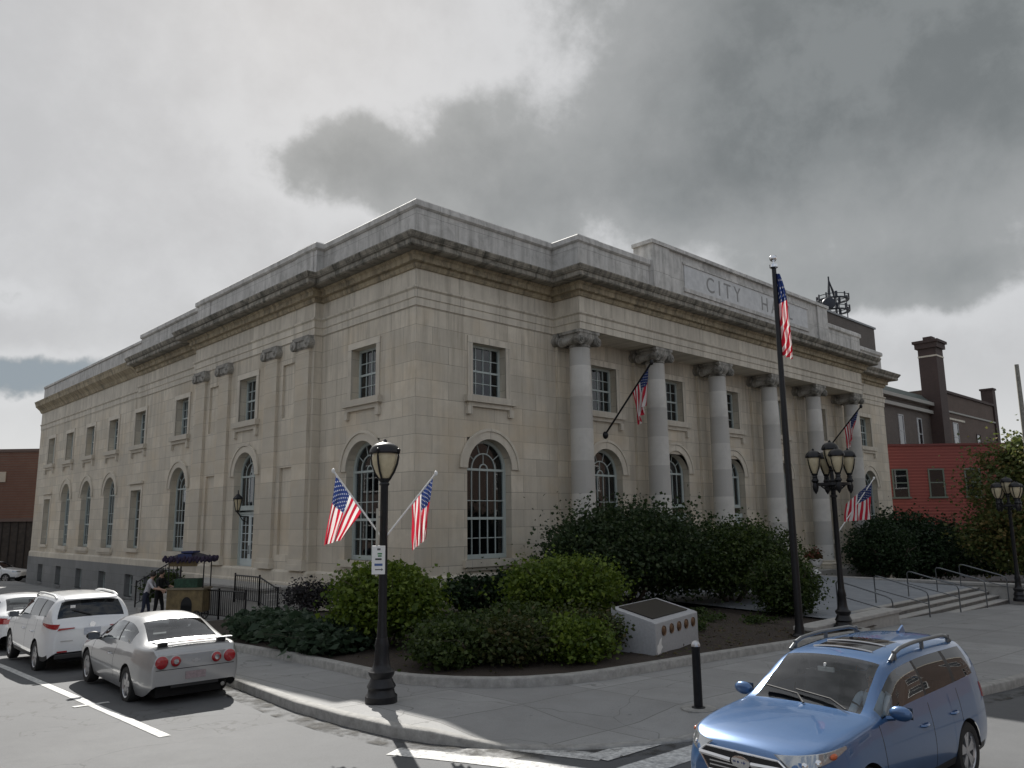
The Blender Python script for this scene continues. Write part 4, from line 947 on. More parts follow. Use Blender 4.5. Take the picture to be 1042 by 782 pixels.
b.tube([(-2.1, -.4, 4.1), (-1.3, 0, 4.1)], .06, 5); obj('dish', b, mat('dark_steel'), am, 40)
up = tag(obj('utility_pole', (lambda m: (m.lathe([(.15, -1.2), (.14, 3), (.10, 10.3)], n=10), m.box(-.06, .06, -.12, .0, 3.5, 6.0), m)[2])(MB()), mat('weathered_wood_pole', (.24, .23, .2), .9, noise=.3, nscale=8), None, 40, (30.75, -10.0, 0)), 'weathered grey wooden utility pole at the right edge', 'pole')
lb = thing('garage_building', 'flat tan-brown brick building with a dark boarded lower storey, far down the side street', 'building', (2.5, 58.5, 0), R(-45))
b = MB(); b.box(-32, 14, 0, 16, 3.2, 9.25); obj('wall', b, M_br_left, lb); b = MB(); b.box(-32, 14, .12, 16, -2, 3.2)
obj('lower_wall', b, mat('dark_boards', (.045, .035, .028), .85, noise=.35, nscale=3), lb)
b = MB()
for x in np.arange(-12, 8, .7): b.box(x, x + .06, .06, .12, -2, 3.2)
obj('batten', b, mat('dark_boards_edge', (.025, .02, .018), .9), lb)
b = MB(); b.box(-32.1, 14.1, -.1, 16.1, 9.25, 9.5); b.box(-32, 14, -.06, .1, 3.15, 3.4); obj('roof_edge', b, mat('brown_coping', (.12, .08, .065), .7), lb)
b = MB(); b.box(-4.6, -2.9, -.09, .0, 6.6, 7.5); obj('sign_panel', b, mat('cream_panel', (.45, .38, .3), .7), lb)
# the buildings across both streets, mirrored in the car windows and panes
for nm_, lab_, x0, x1, y0, y1, h_, face in (('shop_block', 'long brown brick shop block across the front street', -14, 70, -52, -38, 11.5, 'y'), ('shop_block', 'brown brick shop block across the side street', -46, -30, -24, 60, 10.5, 'x')):
    t = thing(nm_, lab_, 'building', (0, 0, 0)); b = MB(); b.box(x0, x1, y0, y1, -2, h_); obj('wall', b, M_br_brown, t); b = MB(); b.box(x0 - .2, x1 + .2, y0 - .2, y1 + .2, h_, h_ + .5); obj('roof_edge', b, M_trim, t)
    for k in range(8):
        u = (x0 if face == 'y' else y0) + 6 + 10*k
        if u > (x1 if face == 'y' else y1) - 3: break
        for z_ in (1.0, 6.0):
            if face == 'y': bg_window(t, u, y1, z_, 3.2, 2.8, rz=R(180))
            else: bg_window(t, x1, u, z_, 3.2, 2.8, rz=R(90))
# hills of roofs and trees far off, closing the horizon on both sides
for i, (x, y, w, h, l) in enumerate([(-60, 150, 26, 9, 'far pale building at the end of the side street'), (135, -30, 30, 8, 'far low building at the end of the front street')]):
    t = thing('far_building', l, 'building', (x, y, -2), R(20 if i == 0 else 60)); b = MB(); b.box(-w/2, w/2, -6, 6, 0, h); obj('wall', b, M_br_grey, t); b = MB(); b.box(-w/2 - .2, w/2 + .2, -6.2, 6.2, h, h + .4); obj('roof', b, M_gmetal, t)
for i, (x, y, s, l) in enumerate([(46, -14, 1.0, 'green tree behind the autumn tree, nearest the utility pole'), (62, -14, 1.3, 'green tree farther along the front street'), (80, -20, 1.5, 'farthest green tree along the front street')]):
    tree('street_tree', l, x, y, -1.2, 1, [(90, 40, (0, 0, 4.2*s), (3*s, 3*s, 2.4*s), .4)], 'mid', .4*s, 80 + i, 'trees along the front street', th=3.6*s, spread=.6, r=.22)

# ================================================================ CARS
def pchip(keys):
    k = sorted(keys); x = np.array([p[0] for p in k], float); y = np.array([p[1] for p in k], float)
    h = np.diff(x); d = np.diff(y)/h; m = np.zeros(len(x)); m[0], m[-1] = d[0], d[-1]
    for i in range(1, len(x)-1):
        if d[i-1]*d[i] > 0: w1, w2 = 2*h[i]+h[i-1], h[i]+2*h[i-1]; m[i] = (w1+w2)/(w1/d[i-1]+w2/d[i])
    def f(t):
        t = min(max(t, x[0]), x[-1]); i = min(int(np.searchsorted(x, t, 'right'))-1, len(h)-1); i = max(i, 0); s = (t-x[i])/h[i]
        return float((2*s**3-3*s*s+1)*y[i]+(s**3-2*s*s+s)*h[i]*m[i]+(-2*s**3+3*s*s)*y[i+1]+(s**3-s*s)*h[i]*m[i+1])
    return f
def paint(name, col, metal=.2, rough=.28):
    m = mat(name, col, rough, metal, coat=1., noise=.04, nscale=2.); m.node_tree.nodes['Principled BSDF'].inputs['Coat Roughness'].default_value = .03; return m
M_glass = glass_mat('car_glass', (.8, .84, .84), .95, .01, 1.6); M_tint = glass_mat('tinted_car_glass', (.2, .21, .21), .3, .01, 1.0)
M_seat = mat('seat_fabric', (.05, .05, .055), .9)
NL, NM, NTP = 10, 8, 10
def car(name, label, S, pm, loc, head, scale=1., group=None, glass=None, rear_glass=None):
    root = thing(name, label, 'car', loc, head, group); root.scale = (scale,)*3
    zt, zb_, wm, wt = pchip(S['zt']), pchip(S['zb']), pchip(S['wm']), pchip(S['wt'])
    ax, rw, sill = S['axles'], S['rw'], S.get('sill', .25); ra = rw + .045; xf, xr = S['x']
    def zl(x):
        base = sill + .10*max(0, (abs(x)-1.9)/.4)**2*1.7
        for a in ax:
            if abs(x - a) < ra: return max(base, rw + math.sqrt(ra*ra - (x-a)**2))
        return base
    def W(x, z):
        m, b = wm(x), zb_(x); wb = m - S.get('tumble', .06); v = m
        if z < .58: v -= .07*((.58 - z)/.35)**2
        if z > .58 and b > .6: v -= (m - wb)*((z - .58)/(b - .58))**2
        return v
    gl = S['windows']; ws, rwn = S['ws'], S['rwin']; sr = S.get('sunroof'); seams = S['seams']
    xs = set(np.linspace(xr, xf, 64)) | {ws[0], ws[1], rwn[0], rwn[1]} | set(np.linspace(rwn[0], rwn[1], 8)) | set(np.linspace(xr, xr + .35, 12)) | set(np.linspace(xf - .4, xf, 14)) | set(np.linspace(ws[0], ws[1], 12))
    for a in ax: xs |= {a + ra*math.cos(t) for t in np.linspace(0, math.pi, 19)} | {a - ra - .001, a + ra + .001}
    for w in gl: xs |= {w[0], w[1]}
    if sr: xs |= {sr[0], sr[1]}
    sx = set()
    for s_ in seams: sx |= {s_ - .007, s_ + .007}
    xs = sorted(x for x in xs if not any(abs(x - s_) < .02 for s_ in seams)) + []
    xs = sorted(set(xs) | sx); xs = [x for i, x in enumerate(xs) if i == 0 or x - xs[i-1] > .0008]
    def section(x):
        lo, b, t, w_t = zl(x), zb_(x), zt(x), wt(x); b = max(b, lo + .02); t = max(t, b + .012)
        crown = S.get('crown', .05) * min(1, (t - b)/.35) + .02*max(0, 1-(t-b)/.3); ze = max(b + .006, t - crown)
        pts = [(W(x, lo + (b-lo)*k/(NL-1)), lo + (b-lo)*k/(NL-1)) for k in range(NL)]
        wb = pts[-1][0]; w_t = min(w_t, wb - .01)
        for k in range(1, NM): s_ = k/(NM-1); pts.append((wb + (w_t-wb)*s_ + .035*math.sin(math.pi*s_)*min(1, (ze-b)/.4), b + (ze-b)*s_))
        for k in range(1, NTP): s_ = k/(NTP-1); w = w_t*(1-s_); pts.append((w, ze + (t-ze)*(1-(w/w_t)**2.2)))
        e = NL + NM - 2
        for _ in range(2):
            q = list(pts)
            for i in (e-1, e, e+1): q[i] = tuple(.25*pts[i-1][c] + .5*pts[i][c] + .25*pts[i+1][c] for c in (0, 1))
            for i in (NL-2, NL-1, NL): q[i] = tuple(.2*pts[i-1][c] + .6*pts[i][c] + .2*pts[i+1][c] for c in (0, 1))
            pts = q
        return pts
    secs = [section(x) for x in xs]; n = len(secs[0]); full = 2*n - 1
    def vert(i, j):
        y, z = secs[i][j] if j < n else secs[i][full-1-j]; return (xs[i], y if j < n else -y, z)
    parts = {}
    def put(key, i, j):
        d = parts.setdefault(key, (MB(), {})); b, mp = d; ids = []
        for a, c in ((i, j), (i+1, j), (i+1, j+1), (i, j+1)):
            if (a, c) not in mp: mp[(a, c)] = b.P(vert(a, c))
            ids.append(mp[(a, c)])
        b.face(ids); return b
    e = NL + NM - 2
    for i in range(len(xs)-1):
        xm = (xs[i]+xs[i+1])/2
        for j in range(full-1):
            jj = j if j < n-1 else full-2-j; side = 'l' if j < n-1 else 'r'; z = sum(vert(a, c)[2] for a, c in ((i, j), (i+1, j), (i+1, j+1), (i, j+1)))/4
            tall = zt(xm) - zb_(xm) > .10
            if jj >= e+1 and ws[0] < xm < ws[1]: put('windshield', i, j)
            elif jj >= e+1 and rwn[0] < xm < rwn[1]: put('rear_window', i, j)
            elif sr and jj >= e+4 and sr[0] < xm < sr[1]: put('sunroof', i, j)
            elif NL <= jj < e-1 and tall and any(w[0] < xm < w[1] for w in gl): put(('side_window', side, [k for k, w in enumerate(gl) if w[0] < xm < w[1]][0]), i, j)
            elif NL <= jj < e-1 and tall and min(w[0] for w in gl) < xm < max(w[1] for w in gl): put(('pillar', side, sum(xm < w[0] for w in gl)), i, j)
            elif jj < NL-1 and any(abs(xm - s_) < .007 for s_ in seams) and z > sill + .12: put(('seam', side, [abs(xm - s_) < .007 for s_ in seams].index(True)), i, j)
            elif z < S.get('clad', 0) and jj < NL: put(('cladding', side), i, j)
            elif jj < NL-1 and z > sill + .1 and any(d[0] < xm < d[1] for d in S['doors']): put(('door', side, [k for k, d in enumerate(S['doors']) if d[0] < xm < d[1]][0]), i, j)
            else: put('body', i, j)
    bmb = parts.pop('body')[0]
    for i, fl in ((0, False), (len(xs)-1, True)):
        sg = 1 if i else -1; ring0 = [vert(i, j) for j in range(full)]; zc_ = sum(p[2] for p in ring0)/full; prev = [bmb.P(p) for p in ring0]
        for dx_, k_ in ((.012, .985), (.020, .955), (.024, .915)):
            ids = [bmb.P((p[0] + sg*dx_, p[1]*k_, zc_ + (p[2] - zc_)*k_)) for p in ring0]
            for q in range(full-1): bmb.face((prev[q], prev[q+1], ids[q+1], ids[q]))
            prev = ids
        for k in range(full//2): bmb.face((ids[k], ids[k+1], ids[full-2-k], ids[full-1-k]) if k+1 != full-2-k else (ids[k], ids[k+1], ids[full-1-k]))
    obj('body', bmb, pm, root, 38, weld=True)
    for key, (b, _) in parts.items():
        nm = key if isinstance(key, str) else key[0]
        m = {'windshield': glass or M_glass, 'rear_window': rear_glass or glass or M_glass, 'sunroof': M_roofglass, 'side_window': (rear_glass if (isinstance(key, tuple) and len(key) > 2 and key[2] > 0 and rear_glass) else glass) or M_glass, 'seam': M_dark, 'pillar': M_pillar, 'cladding': M_trimblk, 'door': pm}[nm]
        o = obj({'seam': 'door_gap'}.get(nm, nm), b, m, root, 38, weld=True)
        if nm == 'door':
            d = S['doors'][key[2]]; sg_ = 1 if key[1] == 'l' else -1; hx = d[0] + .13; hz = S.get('hz', .82)
            h = MB(); h.tube([(hx + .2, sg_*(W(hx + .2, hz) - .005), hz), (hx + .17, sg_*(W(hx, hz) + .03), hz), (hx + .03, sg_*(W(hx, hz) + .03), hz), (hx, sg_*(W(hx, hz) - .005), hz)], .016, 6); obj('handle', h, S.get('handle', pm), o, 50)
    # underside, wheel wells, cabin
    b = MB(); b.box(xr + .25, xf - .25, -.56, .56, sill - .04, .5)
    for a in ax:
        tt = np.linspace(0, math.pi, 15); 
        for s_ in (-1, 1): b.grid([[(a + ra*math.cos(t), s_*(W(a, .6) - .012), max(sill, rw + ra*math.sin(t))) for t in tt], [(a + ra*math.cos(t), s_*.5, max(sill, rw + ra*math.sin(t))) for t in tt]])
    for s_ in (-1, 1): b.poly([(ax[1] + ra, s_*(W(0, sill) - .01), sill + .005), (ax[0] - ra, s_*(W(0, sill) - .01), sill + .005), (ax[0] - ra, s_*.5, sill + .005), (ax[1] + ra, s_*.5, sill + .005)])
    obj('underbody', b, M_dark, root)
    b = MB(); fz_ = S.get('floor', .5); c0, c1 = S['cabin']; ww = wm(0) - .16
    b.box(c0, c1, -ww, ww, fz_ - .08, fz_); bt = zb_(0) - .04
    b.box(c1 - .34, c1 - .02, -ww, ww, fz_, bt + .02); b.box(c0, c0 + .1, -ww, ww, fz_, bt)
    for y in (-.37, .37):
        b.box(.0 + S.get('so', 0), .48 + S.get('so', 0), y - .24, y + .24, fz_, fz_ + .2); b.extr([(S.get('so', 0) + .02, y - .23, fz_ + .2), (S.get('so', 0) - .2, y - .23, fz_ + .78), (S.get('so', 0) - .32, y - .23, fz_ + .78), (S.get('so', 0) - .12, y - .23, fz_ + .2)], (0, .46, 0)); b.box(S.get('so', 0) - .33, S.get('so', 0) - .23, y - .12, y + .12, fz_ + .8, fz_ + .96)
    b.extr([(S.get('so', 0) - .95, -.6, fz_), (S.get('so', 0) - 1.1, -.6, fz_ + .65), (S.get('so', 0) - 1.22, -.6, fz_ + .65), (S.get('so', 0) - 1.1, -.6, fz_)], (0, 1.2, 0))
    obj('interior', b, M_seat, root)
    b = MB(); b.T = Matrix.Translation((.62 + S.get('so', 0), .37, bt + .0)) @ Matrix.Rotation(R(-62), 4, 'Y'); b.lathe([(.17, -.012), (.185, 0), (.17, .012), (.158, 0), (.17, -.012)], n=20, cap=False); b.T = None; obj('steering_wheel', b, M_trimblk, root, 60)
    # wheels
    for a in ax:
        for s_ in (-1, 1):
            b = MB(); yo = s_*(W(a, .5) - .11); wd = .105
            b.lathe([(rw*.66, -wd*.9), (rw*.8, -wd), (rw*.94, -wd*.92), (rw, -wd*.6), (rw, wd*.6), (rw*.94, wd*.92), (rw*.8, wd), (rw*.66, wd*.9)], (0, 0, 0), 28, 'Y', cap=False)
            wo = obj('wheel', b, M_rubber, root, 40, (a, yo, rw)); f = s_*.07
            b = MB(); b.lathe([(rw*.68, f*1.3), (rw*.66, f*1.15), (rw*.60, f*.9), (rw*.58, -f)], (0, 0, 0), 28, 'Y', cap=False); b.lathe([(.062, f*.8), (.06, f*1.1), (.03, f*1.2), (.001, f*1.2)], (0, 0, 0), 14, 'Y', cap=False)
            for k in range(S.get('spokes', 5)):
                t = 2*math.pi*k/S.get('spokes', 5) + .3; c, sn = math.cos(t), math.sin(t)
                for dl in ((-1, 1) if S.get('split') else (0,)):
                    c2, s2 = math.cos(t + dl*.2), math.sin(t + dl*.2); wv = .045 if not S.get('split') else .026
                    p = [(.04*c - wv*sn, f*1.08, .04*sn + wv*c), (rw*.64*c2 - wv*1.2*s2, f*1.12, rw*.64*s2 + wv*1.2*c2), (rw*.64*c2 + wv*1.2*s2, f*1.12, rw*.64*s2 - wv*1.2*c2), (.04*c + wv*sn, f*1.08, .04*sn - wv*c)]
                    b.extr(p, (0, -s_*.03, 0))
            obj('rim', b, M_alloy, wo, 40)
            b = MB(); b.lathe([(.001, f*.2), (rw*.6, f*.2)], (0, 0, 0), 20, 'Y', cap=False); obj('brake_disc', b, M_trimblk, wo)
    # mirrors
    mx, mz = S['mirror']
    for s_ in (-1, 1):
        b = MB(); y = s_*(W(mx, zb_(mx)) + .13); b.ball((mx, y, mz + .03), .1, 14, 8, (.62, 1.25, .78)); b.tube([(mx + .03, s_*(W(mx, zb_(mx)) - .04), mz - .04), (mx, y - s_*.06, mz - .02)], .03, 6)
        o = obj('mirror', b, S.get('mirror_mat', pm), root, 60)
        b = MB(); b.box(mx - .066, mx - .06, y - .1, y + .1, mz - .03, mz + .09); obj('mirror_glass', b, M_mirror, o)
    def side_patch(nm, m, x0, x1, z0, z1, s_, off=.008, nx=12, nz=7, parent=root):
        b = MB(); rows = []
        for k in range(nx+1):
            x = x0 + (x1-x0)*k/nx; u = k/nx; a, c = z0(u), z1(u)
            rows.append([(x, s_*(W(x, a + (c-a)*q/nz) + off), a + (c-a)*q/nz) for q in range(nz+1)])
        b.grid(rows)
        for r_ in (rows,):   # turned-in edges
            edge = [r_[0][q] for q in range(nz+1)] + [r_[k][nz] for k in range(nx+1)] + [r_[nx][q] for q in range(nz, -1, -1)] + [r_[k][0] for k in range(nx, -1, -1)]
            b.grid([edge, [(p[0], p[1] - s_*(off + .02), p[2]) for p in edge]])
        return obj(nm, b, m, parent, 40)
    return root, dict(zt=zt, zb=zb_, W=W, wt=wt, side_patch=side_patch)
def cap_box(root, nm, m, x, y0, y1, z0, z1, d=.012, bev=.0):
    b = MB(); b.box(min(x, x + d), max(x, x + d), y0, y1, z0, z1); o = obj(nm, b, m, root)
    if bev: bevel(o, bev)
    return o

# blue estate car with a driver (crossover)
M_mirror = mat('mirror_glass', (.12, .13, .14), .1, .8); M_pillar = M_trimblk; M_roofglass = mat('roof_glass', (.01, .01, .012), .05)
S_SUV = dict(x=(2.29, -2.29), axles=(1.37, -1.29), rw=.345, sill=.28, clad=.33, tumble=.065, crown=.055,
    zt=[(2.29, .80), (2.22, .90), (2.0, .985), (1.5, 1.07), (1.05, 1.115), (1.0, 1.125), (.6, 1.38), (.25, 1.575), (0, 1.62), (-.7, 1.66), (-1.5, 1.65), (-1.93, 1.62), (-2.0, 1.58), (-2.2, 1.14), (-2.24, 1.08), (-2.29, .98)],
    zb=[(2.29, .74), (2.0, .92), (1.5, 1.0), (1.0, 1.045), (0, 1.06), (-1.2, 1.095), (-1.95, 1.13), (-2.15, 1.09), (-2.29, .94)],
    wm=[(2.29, .60), (2.22, .70), (2.1, .78), (1.9, .855), (1.5, .895), (0, .895), (-1.6, .895), (-2.0, .86), (-2.2, .79), (-2.29, .72)],
    wt=[(2.29, .52), (2.0, .70), (1.2, .74), (1.0, .725), (.25, .645), (0, .64), (-1.5, .63), (-1.95, .61), (-2.2, .69), (-2.29, .68)],
    windows=[(-.27, .86), (-1.13, -.33), (-1.83, -1.22)], ws=(.27, .99), rwin=(-2.19, -2.005), sunroof=(-.75, .02), seams=[.98, -.30, -1.17], doors=[(-.30, .98), (-1.17, -.30)], cabin=(-1.9, .98), mirror=(.72, 1.09), so=.02, hz=.86, split=True)
M_blue = paint('blue_car_paint', (.05, .125, .28), .4, .3)
suv, K = car('parked_car', 'blue estate car with roof rails and a driver, turning at the near kerb', S_SUV, M_blue, (-6.77, -16.95, zg(-6.8, -16.9) - .02), R(178), .89, rear_glass=M_tint)
suv.name = 'crossover_car'
for s_ in (-1, 1):
    o = K['side_patch']('headlight', M_clear, 1.72, 2.285, lambda u: .93 - .17*u, lambda u: .955 - .045*u - .02*u*u, s_, .006)
    b = MB(); b.ball((2.08, s_*.70, .83), .055, 10, 8); b.ball((2.18, s_*.62, .81), .045, 10, 8); obj('reflector', b, M_chrome, o, 60)
    b = MB(); b.ball((1.93, s_*.80, .885), .05, 10, 8, (1.3, .5, .6)); obj('indicator', b, mat('amber_lens', (.55, .12, .04), .2), o, 60)
    K['side_patch']('taillight', mat('pink_red_lens', (.45, .10, .09), .15, coat=.6), -2.27, -1.98, lambda u: .86 + .03*u, lambda u: .93 + .14*u, s_, .008)
    b = MB(); 
    xs_ = np.linspace(.12, -1.75, 14); pts = [(x, s_*(K['wt'](x) - .015), K['zt'](x) - .055 + (.085*min(1, (.12 - x)/.2, (x + 1.75)/.2))) for x in xs_]
    b.tube(pts, .024, 8)
    for x in (.0, -.8, -1.65): b.tube([(x, s_*(K['wt'](x) - .015), K['zt'](x) - .07), (x, s_*(K['wt'](x) - .015), K['zt'](x) + .03)], .028, 6)
    obj('roof_rail', b, M_gmetal, suv, 50)
    b = MB(); b.tube([(1.02, s_*.25 + .25, 1.135), (.92, s_*.2 + .08, 1.2), (.87, s_*.2 - .36, 1.235)], .012, 5); obj('wiper', b, M_trimblk, suv)
b = MB(); b.extr([(2.298, y, z) for y, z in ((-.42, .84), (-.5, .78), (-.40, .62), (.40, .62), (.5, .78), (.42, .84))], (.02, 0, 0)); gr = obj('grille', b, M_trimblk, suv)
b = MB()
for z in (.66, .70): b.box(2.315, 2.326, -.38, .38, z, z + .012)
for a_, c_ in (((-.42, .845), (.42, .845)), ((-.51, .78), (-.42, .845)), ((.42, .845), (.51, .78)), ((-.51, .78), (-.40, .615)), ((.51, .78), (.40, .615)), ((-.4, .615), (.4, .615))): b.tube([(2.316, *a_), (2.316, *c_)], .011, 6)
b.tube([(2.318, -.5, .77), (2.325, -.12, .755)], .026, 6); b.tube([(2.318, .5, .77), (2.325, .12, .755)], .026, 6); obj('grille_trim', b, M_chrome, gr, 50)
b = MB(); b.T = Matrix.Translation((2.322, 0, .755)) @ Matrix.Diagonal((1, 1, .55, 1)); b.lathe([(.115, 0), (.11, .015), (.085, .02)], (0, 0, 0), 24, axis='X'); b.T = None
em = obj('emblem', b, M_chrome, suv, 40); b = MB()
for y, z, r_ in ((.045, .012, .02), (-.03, .03, .012), (-.06, 0, .012), (-.02, -.02, .012), (-.075, -.03, .01), (.02, -.035, .01)):
    p = [(2.343, y + (r_ if k % 2 == 0 else r_*.3)*math.cos(k*math.pi/4), .755 + (r_ if k % 2 == 0 else r_*.3)*math.sin(k*math.pi/4)) for k in range(8)]; b.extr(p, (.003, 0, 0))
obj('emblem_star', b, mat('emblem_blue', (.03, .06, .2), .3), em)
cap_box(suv, 'lower_grille', M_trimblk, 2.288, -.5, .5, .42, .54, .035); cap_box(suv, 'number_plate', M_plate, 2.322, -.16, .16, .48, .58, .012)
b = MB(); b.box(-1.78, -1.6, -.02, .02, 1.64, 1.67); b.extr([(-1.78, -.012, 1.66), (-1.60, -.012, 1.66), (-1.76, -.012, 1.73)], (0, .024, 0)); obj('roof_antenna', b, M_blue, suv)
b = MB(); b.box(.42, .45, -.10, .10, 1.40, 1.45); b.box(.44, .47, -.01, .01, 1.44, 1.5); obj('rear_view_mirror', b, M_white, suv)
b = MB()
for x in (-.36, .0): b.tube([(x, y, K['zt'](x) + .012 - .03*abs(y/.4)**2.2) for y in np.linspace(-.37, .37, 9)], .014, 6)
obj('sunroof_bar', b, M_alloy, suv, 50)
# silver coupe
S_CP = dict(x=(2.28, -2.28), axles=(1.29, -1.33), rw=.315, sill=.2, tumble=.075, crown=.05,
    zt=[(2.28, .62), (2.1, .74), (1.6, .865), (1.05, .945), (.98, .96), (.5, 1.21), (.12, 1.36), (-.25, 1.41), (-.7, 1.395), (-1.0, 1.335), (-1.4, 1.16), (-1.66, 1.05), (-1.75, 1.025), (-2.1, 1.01), (-2.22, .985), (-2.28, .90)],
    zb=[(2.28, .56), (1.6, .79), (1.0, .86), (0, .895), (-1.0, .935), (-1.7, .955), (-2.15, .945), (-2.28, .86)],
    wm=[(2.28, .55), (2.2, .66), (2.0, .78), (1.6, .85), (0, .86), (-1.5, .86), (-1.95, .835), (-2.15, .79), (-2.28, .735)],
    wt=[(2.28, .48), (1.8, .66), (1.0, .68), (.12, .57), (-.7, .56), (-1.0, .575), (-1.66, .685), (-1.8, .71), (-2.28, .67)],
    windows=[(-.48, .80), (-1.22, -.55)], ws=(.14, .96), rwin=(-1.64, -1.0), seams=[.93, -.52], doors=[(-.52, .93)], floor=.3, cabin=(-1.5, .95), mirror=(.66, .93), so=-.1, hz=.74, spokes=5, mirror_mat=M_trimblk)
M_silver = paint('silver_car_paint', (.38, .385, .39), .5, .3)
cp, K = car('coupe_car', 'silver two-door coupe with round tail lamps, nearest of the cars parked along the kerb', S_CP, M_silver, (-9.8, -5.0, zg(-9.8, -5)), R(87.5), .98, 'cars parked along the side street')
for s_ in (-1, 1):
    for yy, r_, m, nm in ((.575, .105, M_redlens, 'taillight'), (.345, .085, M_redlens, 'taillight')):
        b = MB(); b.lathe([(r_, 0), (r_, -.025), (r_*.8, -.045), (.001, -.05)], (-2.298, s_*yy, .765), 20, 'X'); o = obj(nm, b, m, cp, 50)
        if yy < .5: b = MB(); b.lathe([(.045, -.04), (.04, -.058), (.001, -.06)], (-2.298, s_*yy, .765), 14, 'X'); obj('reversing_lens', b, M_clear, o, 50)
        b = MB(); b.lathe([(r_ + .012, 0), (r_ + .014, -.015), (r_, -.02)], (-2.298, s_*yy, .765), 20, 'X', cap=False); obj('lamp_ring', b, M_silver, o, 50)
    b = MB(); b.box(-2.12, -2.03, s_*.5 - .07, s_*.5 + .07, 1.0, 1.065); obj('spoiler_foot', b, M_trimblk, cp)
b = MB(); b.extr([(-1.98, -.66, 1.055), (-2.05, -.66, 1.075), (-2.2, -.66, 1.08), (-2.2, -.66, 1.06), (-2.05, -.66, 1.048)], (0, 1.32, 0)); bevel(obj('spoiler', b, M_silver, cp), .006)
cap_box(cp, 'brake_light', M_redlens, -2.205, -.16, .16, 1.062, 1.078, -.006)
cap_box(cp, 'number_plate', mat('pinkish_plate', (.30, .24, .25), .6, noise=.25, nscale=22), -2.306, -.17, .17, .46, .58, -.012); cap_box(cp, 'boot_gap', M_dark, -2.3045, -.66, .66, .635, .645, -.003)
b = MB(); b.extr([(-2.3055, y, .75 + z) for y, z in ((-.07, -.012), (-.025, -.012), (-.025, -.028), (.025, -.028), (.025, -.012), (.07, -.012), (.07, .012), (.025, .012), (.025, .028), (-.025, .028), (-.025, .012), (-.07, .012))], (-.006, 0, 0)); obj('emblem', b, M_alloy, cp)
b = MB(); b.lathe([(.035, -2.3), (.035, -2.0)], (0, -.48, .3), 12, 'X'); obj('exhaust', b, M_chrome, cp, 50)
cap_box(cp, 'bumper_vent', M_trimblk, -2.27, -.4, .4, .34, .38, -.03)
# white sport-utility car
S_RV = dict(S_SUV, zt=[(2.29, .82), (2.2, .92), (1.9, 1.0), (1.3, 1.09), (1.05, 1.13), (1.0, 1.14), (.6, 1.40), (.2, 1.60), (0, 1.645), (-.7, 1.68), (-1.5, 1.67), (-1.9, 1.625), (-1.97, 1.585), (-2.17, 1.2), (-2.22, 1.1), (-2.29, 1.0)],
    zb=[(2.29, .76), (2.0, .93), (1.5, 1.0), (1.0, 1.05), (0, 1.08), (-1.2, 1.13), (-1.95, 1.17), (-2.15, 1.12), (-2.29, .95)],
    wm=[(2.29, .60), (2.2, .72), (1.9, .86), (1.5, .91), (-1.6, .91), (-2.0, .885), (-2.2, .83), (-2.29, .77)], wt=[(2.29, .52), (2.0, .70), (1.2, .75), (1.0, .74), (.2, .65), (0, .64), (-1.5, .63), (-1.95, .645), (-2.17, .77), (-2.29, .74)], sunroof=None, clad=.42, sill=.3, axles=(1.33, -1.33), so=0., rwin=(-2.165, -1.985), mirror_mat=M_white)
M_whitecar = paint('white_car_paint', (.72, .73, .74), .0, .3)
rv, K = car('sport_utility_car', 'white sport-utility car with wedge tail lamps, parked just ahead of the silver coupe', S_RV, M_whitecar, (-9.85, .6, zg(-9.85, .6)), R(88.5), .985, 'cars parked along the side street', rear_glass=M_tint)
for s_ in (-1, 1):
    K['side_patch']('taillight', M_redlens, -2.28, -1.78, lambda u: .98 + .08*u, lambda u: 1.085 + .015*u, s_, .01)
    b = MB(); b.extr([(-2.285, s_*y, z) for y, z in ((.70, .955), (.36, .985), (.36, 1.005), (.66, 1.005))], (-.045, 0, 0)); obj('taillight', b, M_redlens, rv)
    xs_ = np.linspace(.1, -1.75, 14); b = MB(); b.tube([(x, s_*(K['wt'](x) - .01), K['zt'](x) - .06 + (.04*min(1, (.1 - x)/.25, (x + 1.75)/.25))) for x in xs_], .024, 8); obj('roof_rail', b, M_white, rv, 50)
    b = MB(); b.box(-2.322, -2.28, s_*.58 - .1, s_*.58 + .1, .50, .53); obj('reflector', b, M_redlens, rv)
cap_box(rv, 'number_plate', mat('blue_white_plate', (.45, .48, .54), .5, noise=.15, nscale=18), -2.312, -.17, .17, .83, .98, -.012)
b = MB(); b.extr([(-1.92, -.55, 1.635), (-2.12, -.52, 1.60), (-2.12, -.52, 1.57), (-1.95, -.55, 1.585)], (0, 1.08, 0)); bevel(obj('spoiler', b, M_whitecar, rv), .01)
cap_box(rv, 'lower_bumper', M_trimblk, -2.27, -.72, .72, .36, .47, -.055, .02)
b = MB(); b.tube([(-2.18, 0, 1.24), (-2.11, .38, 1.36)], .012, 5); obj('wiper', b, M_trimblk, rv)
b = MB(); b.lathe([(.06, 0), (.06, -.006)], (-2.30, 0, 1.045), 20, 'X'); obj('emblem', b, M_chrome, rv)
b = MB(); b.box(-2.322, -2.31, .38, .62, .72, .745); obj('badge', b, M_alloy, rv)
cap_box(rv, 'window_sticker', M_white, -2.06, .32, .42, 1.40, 1.46, -.02)
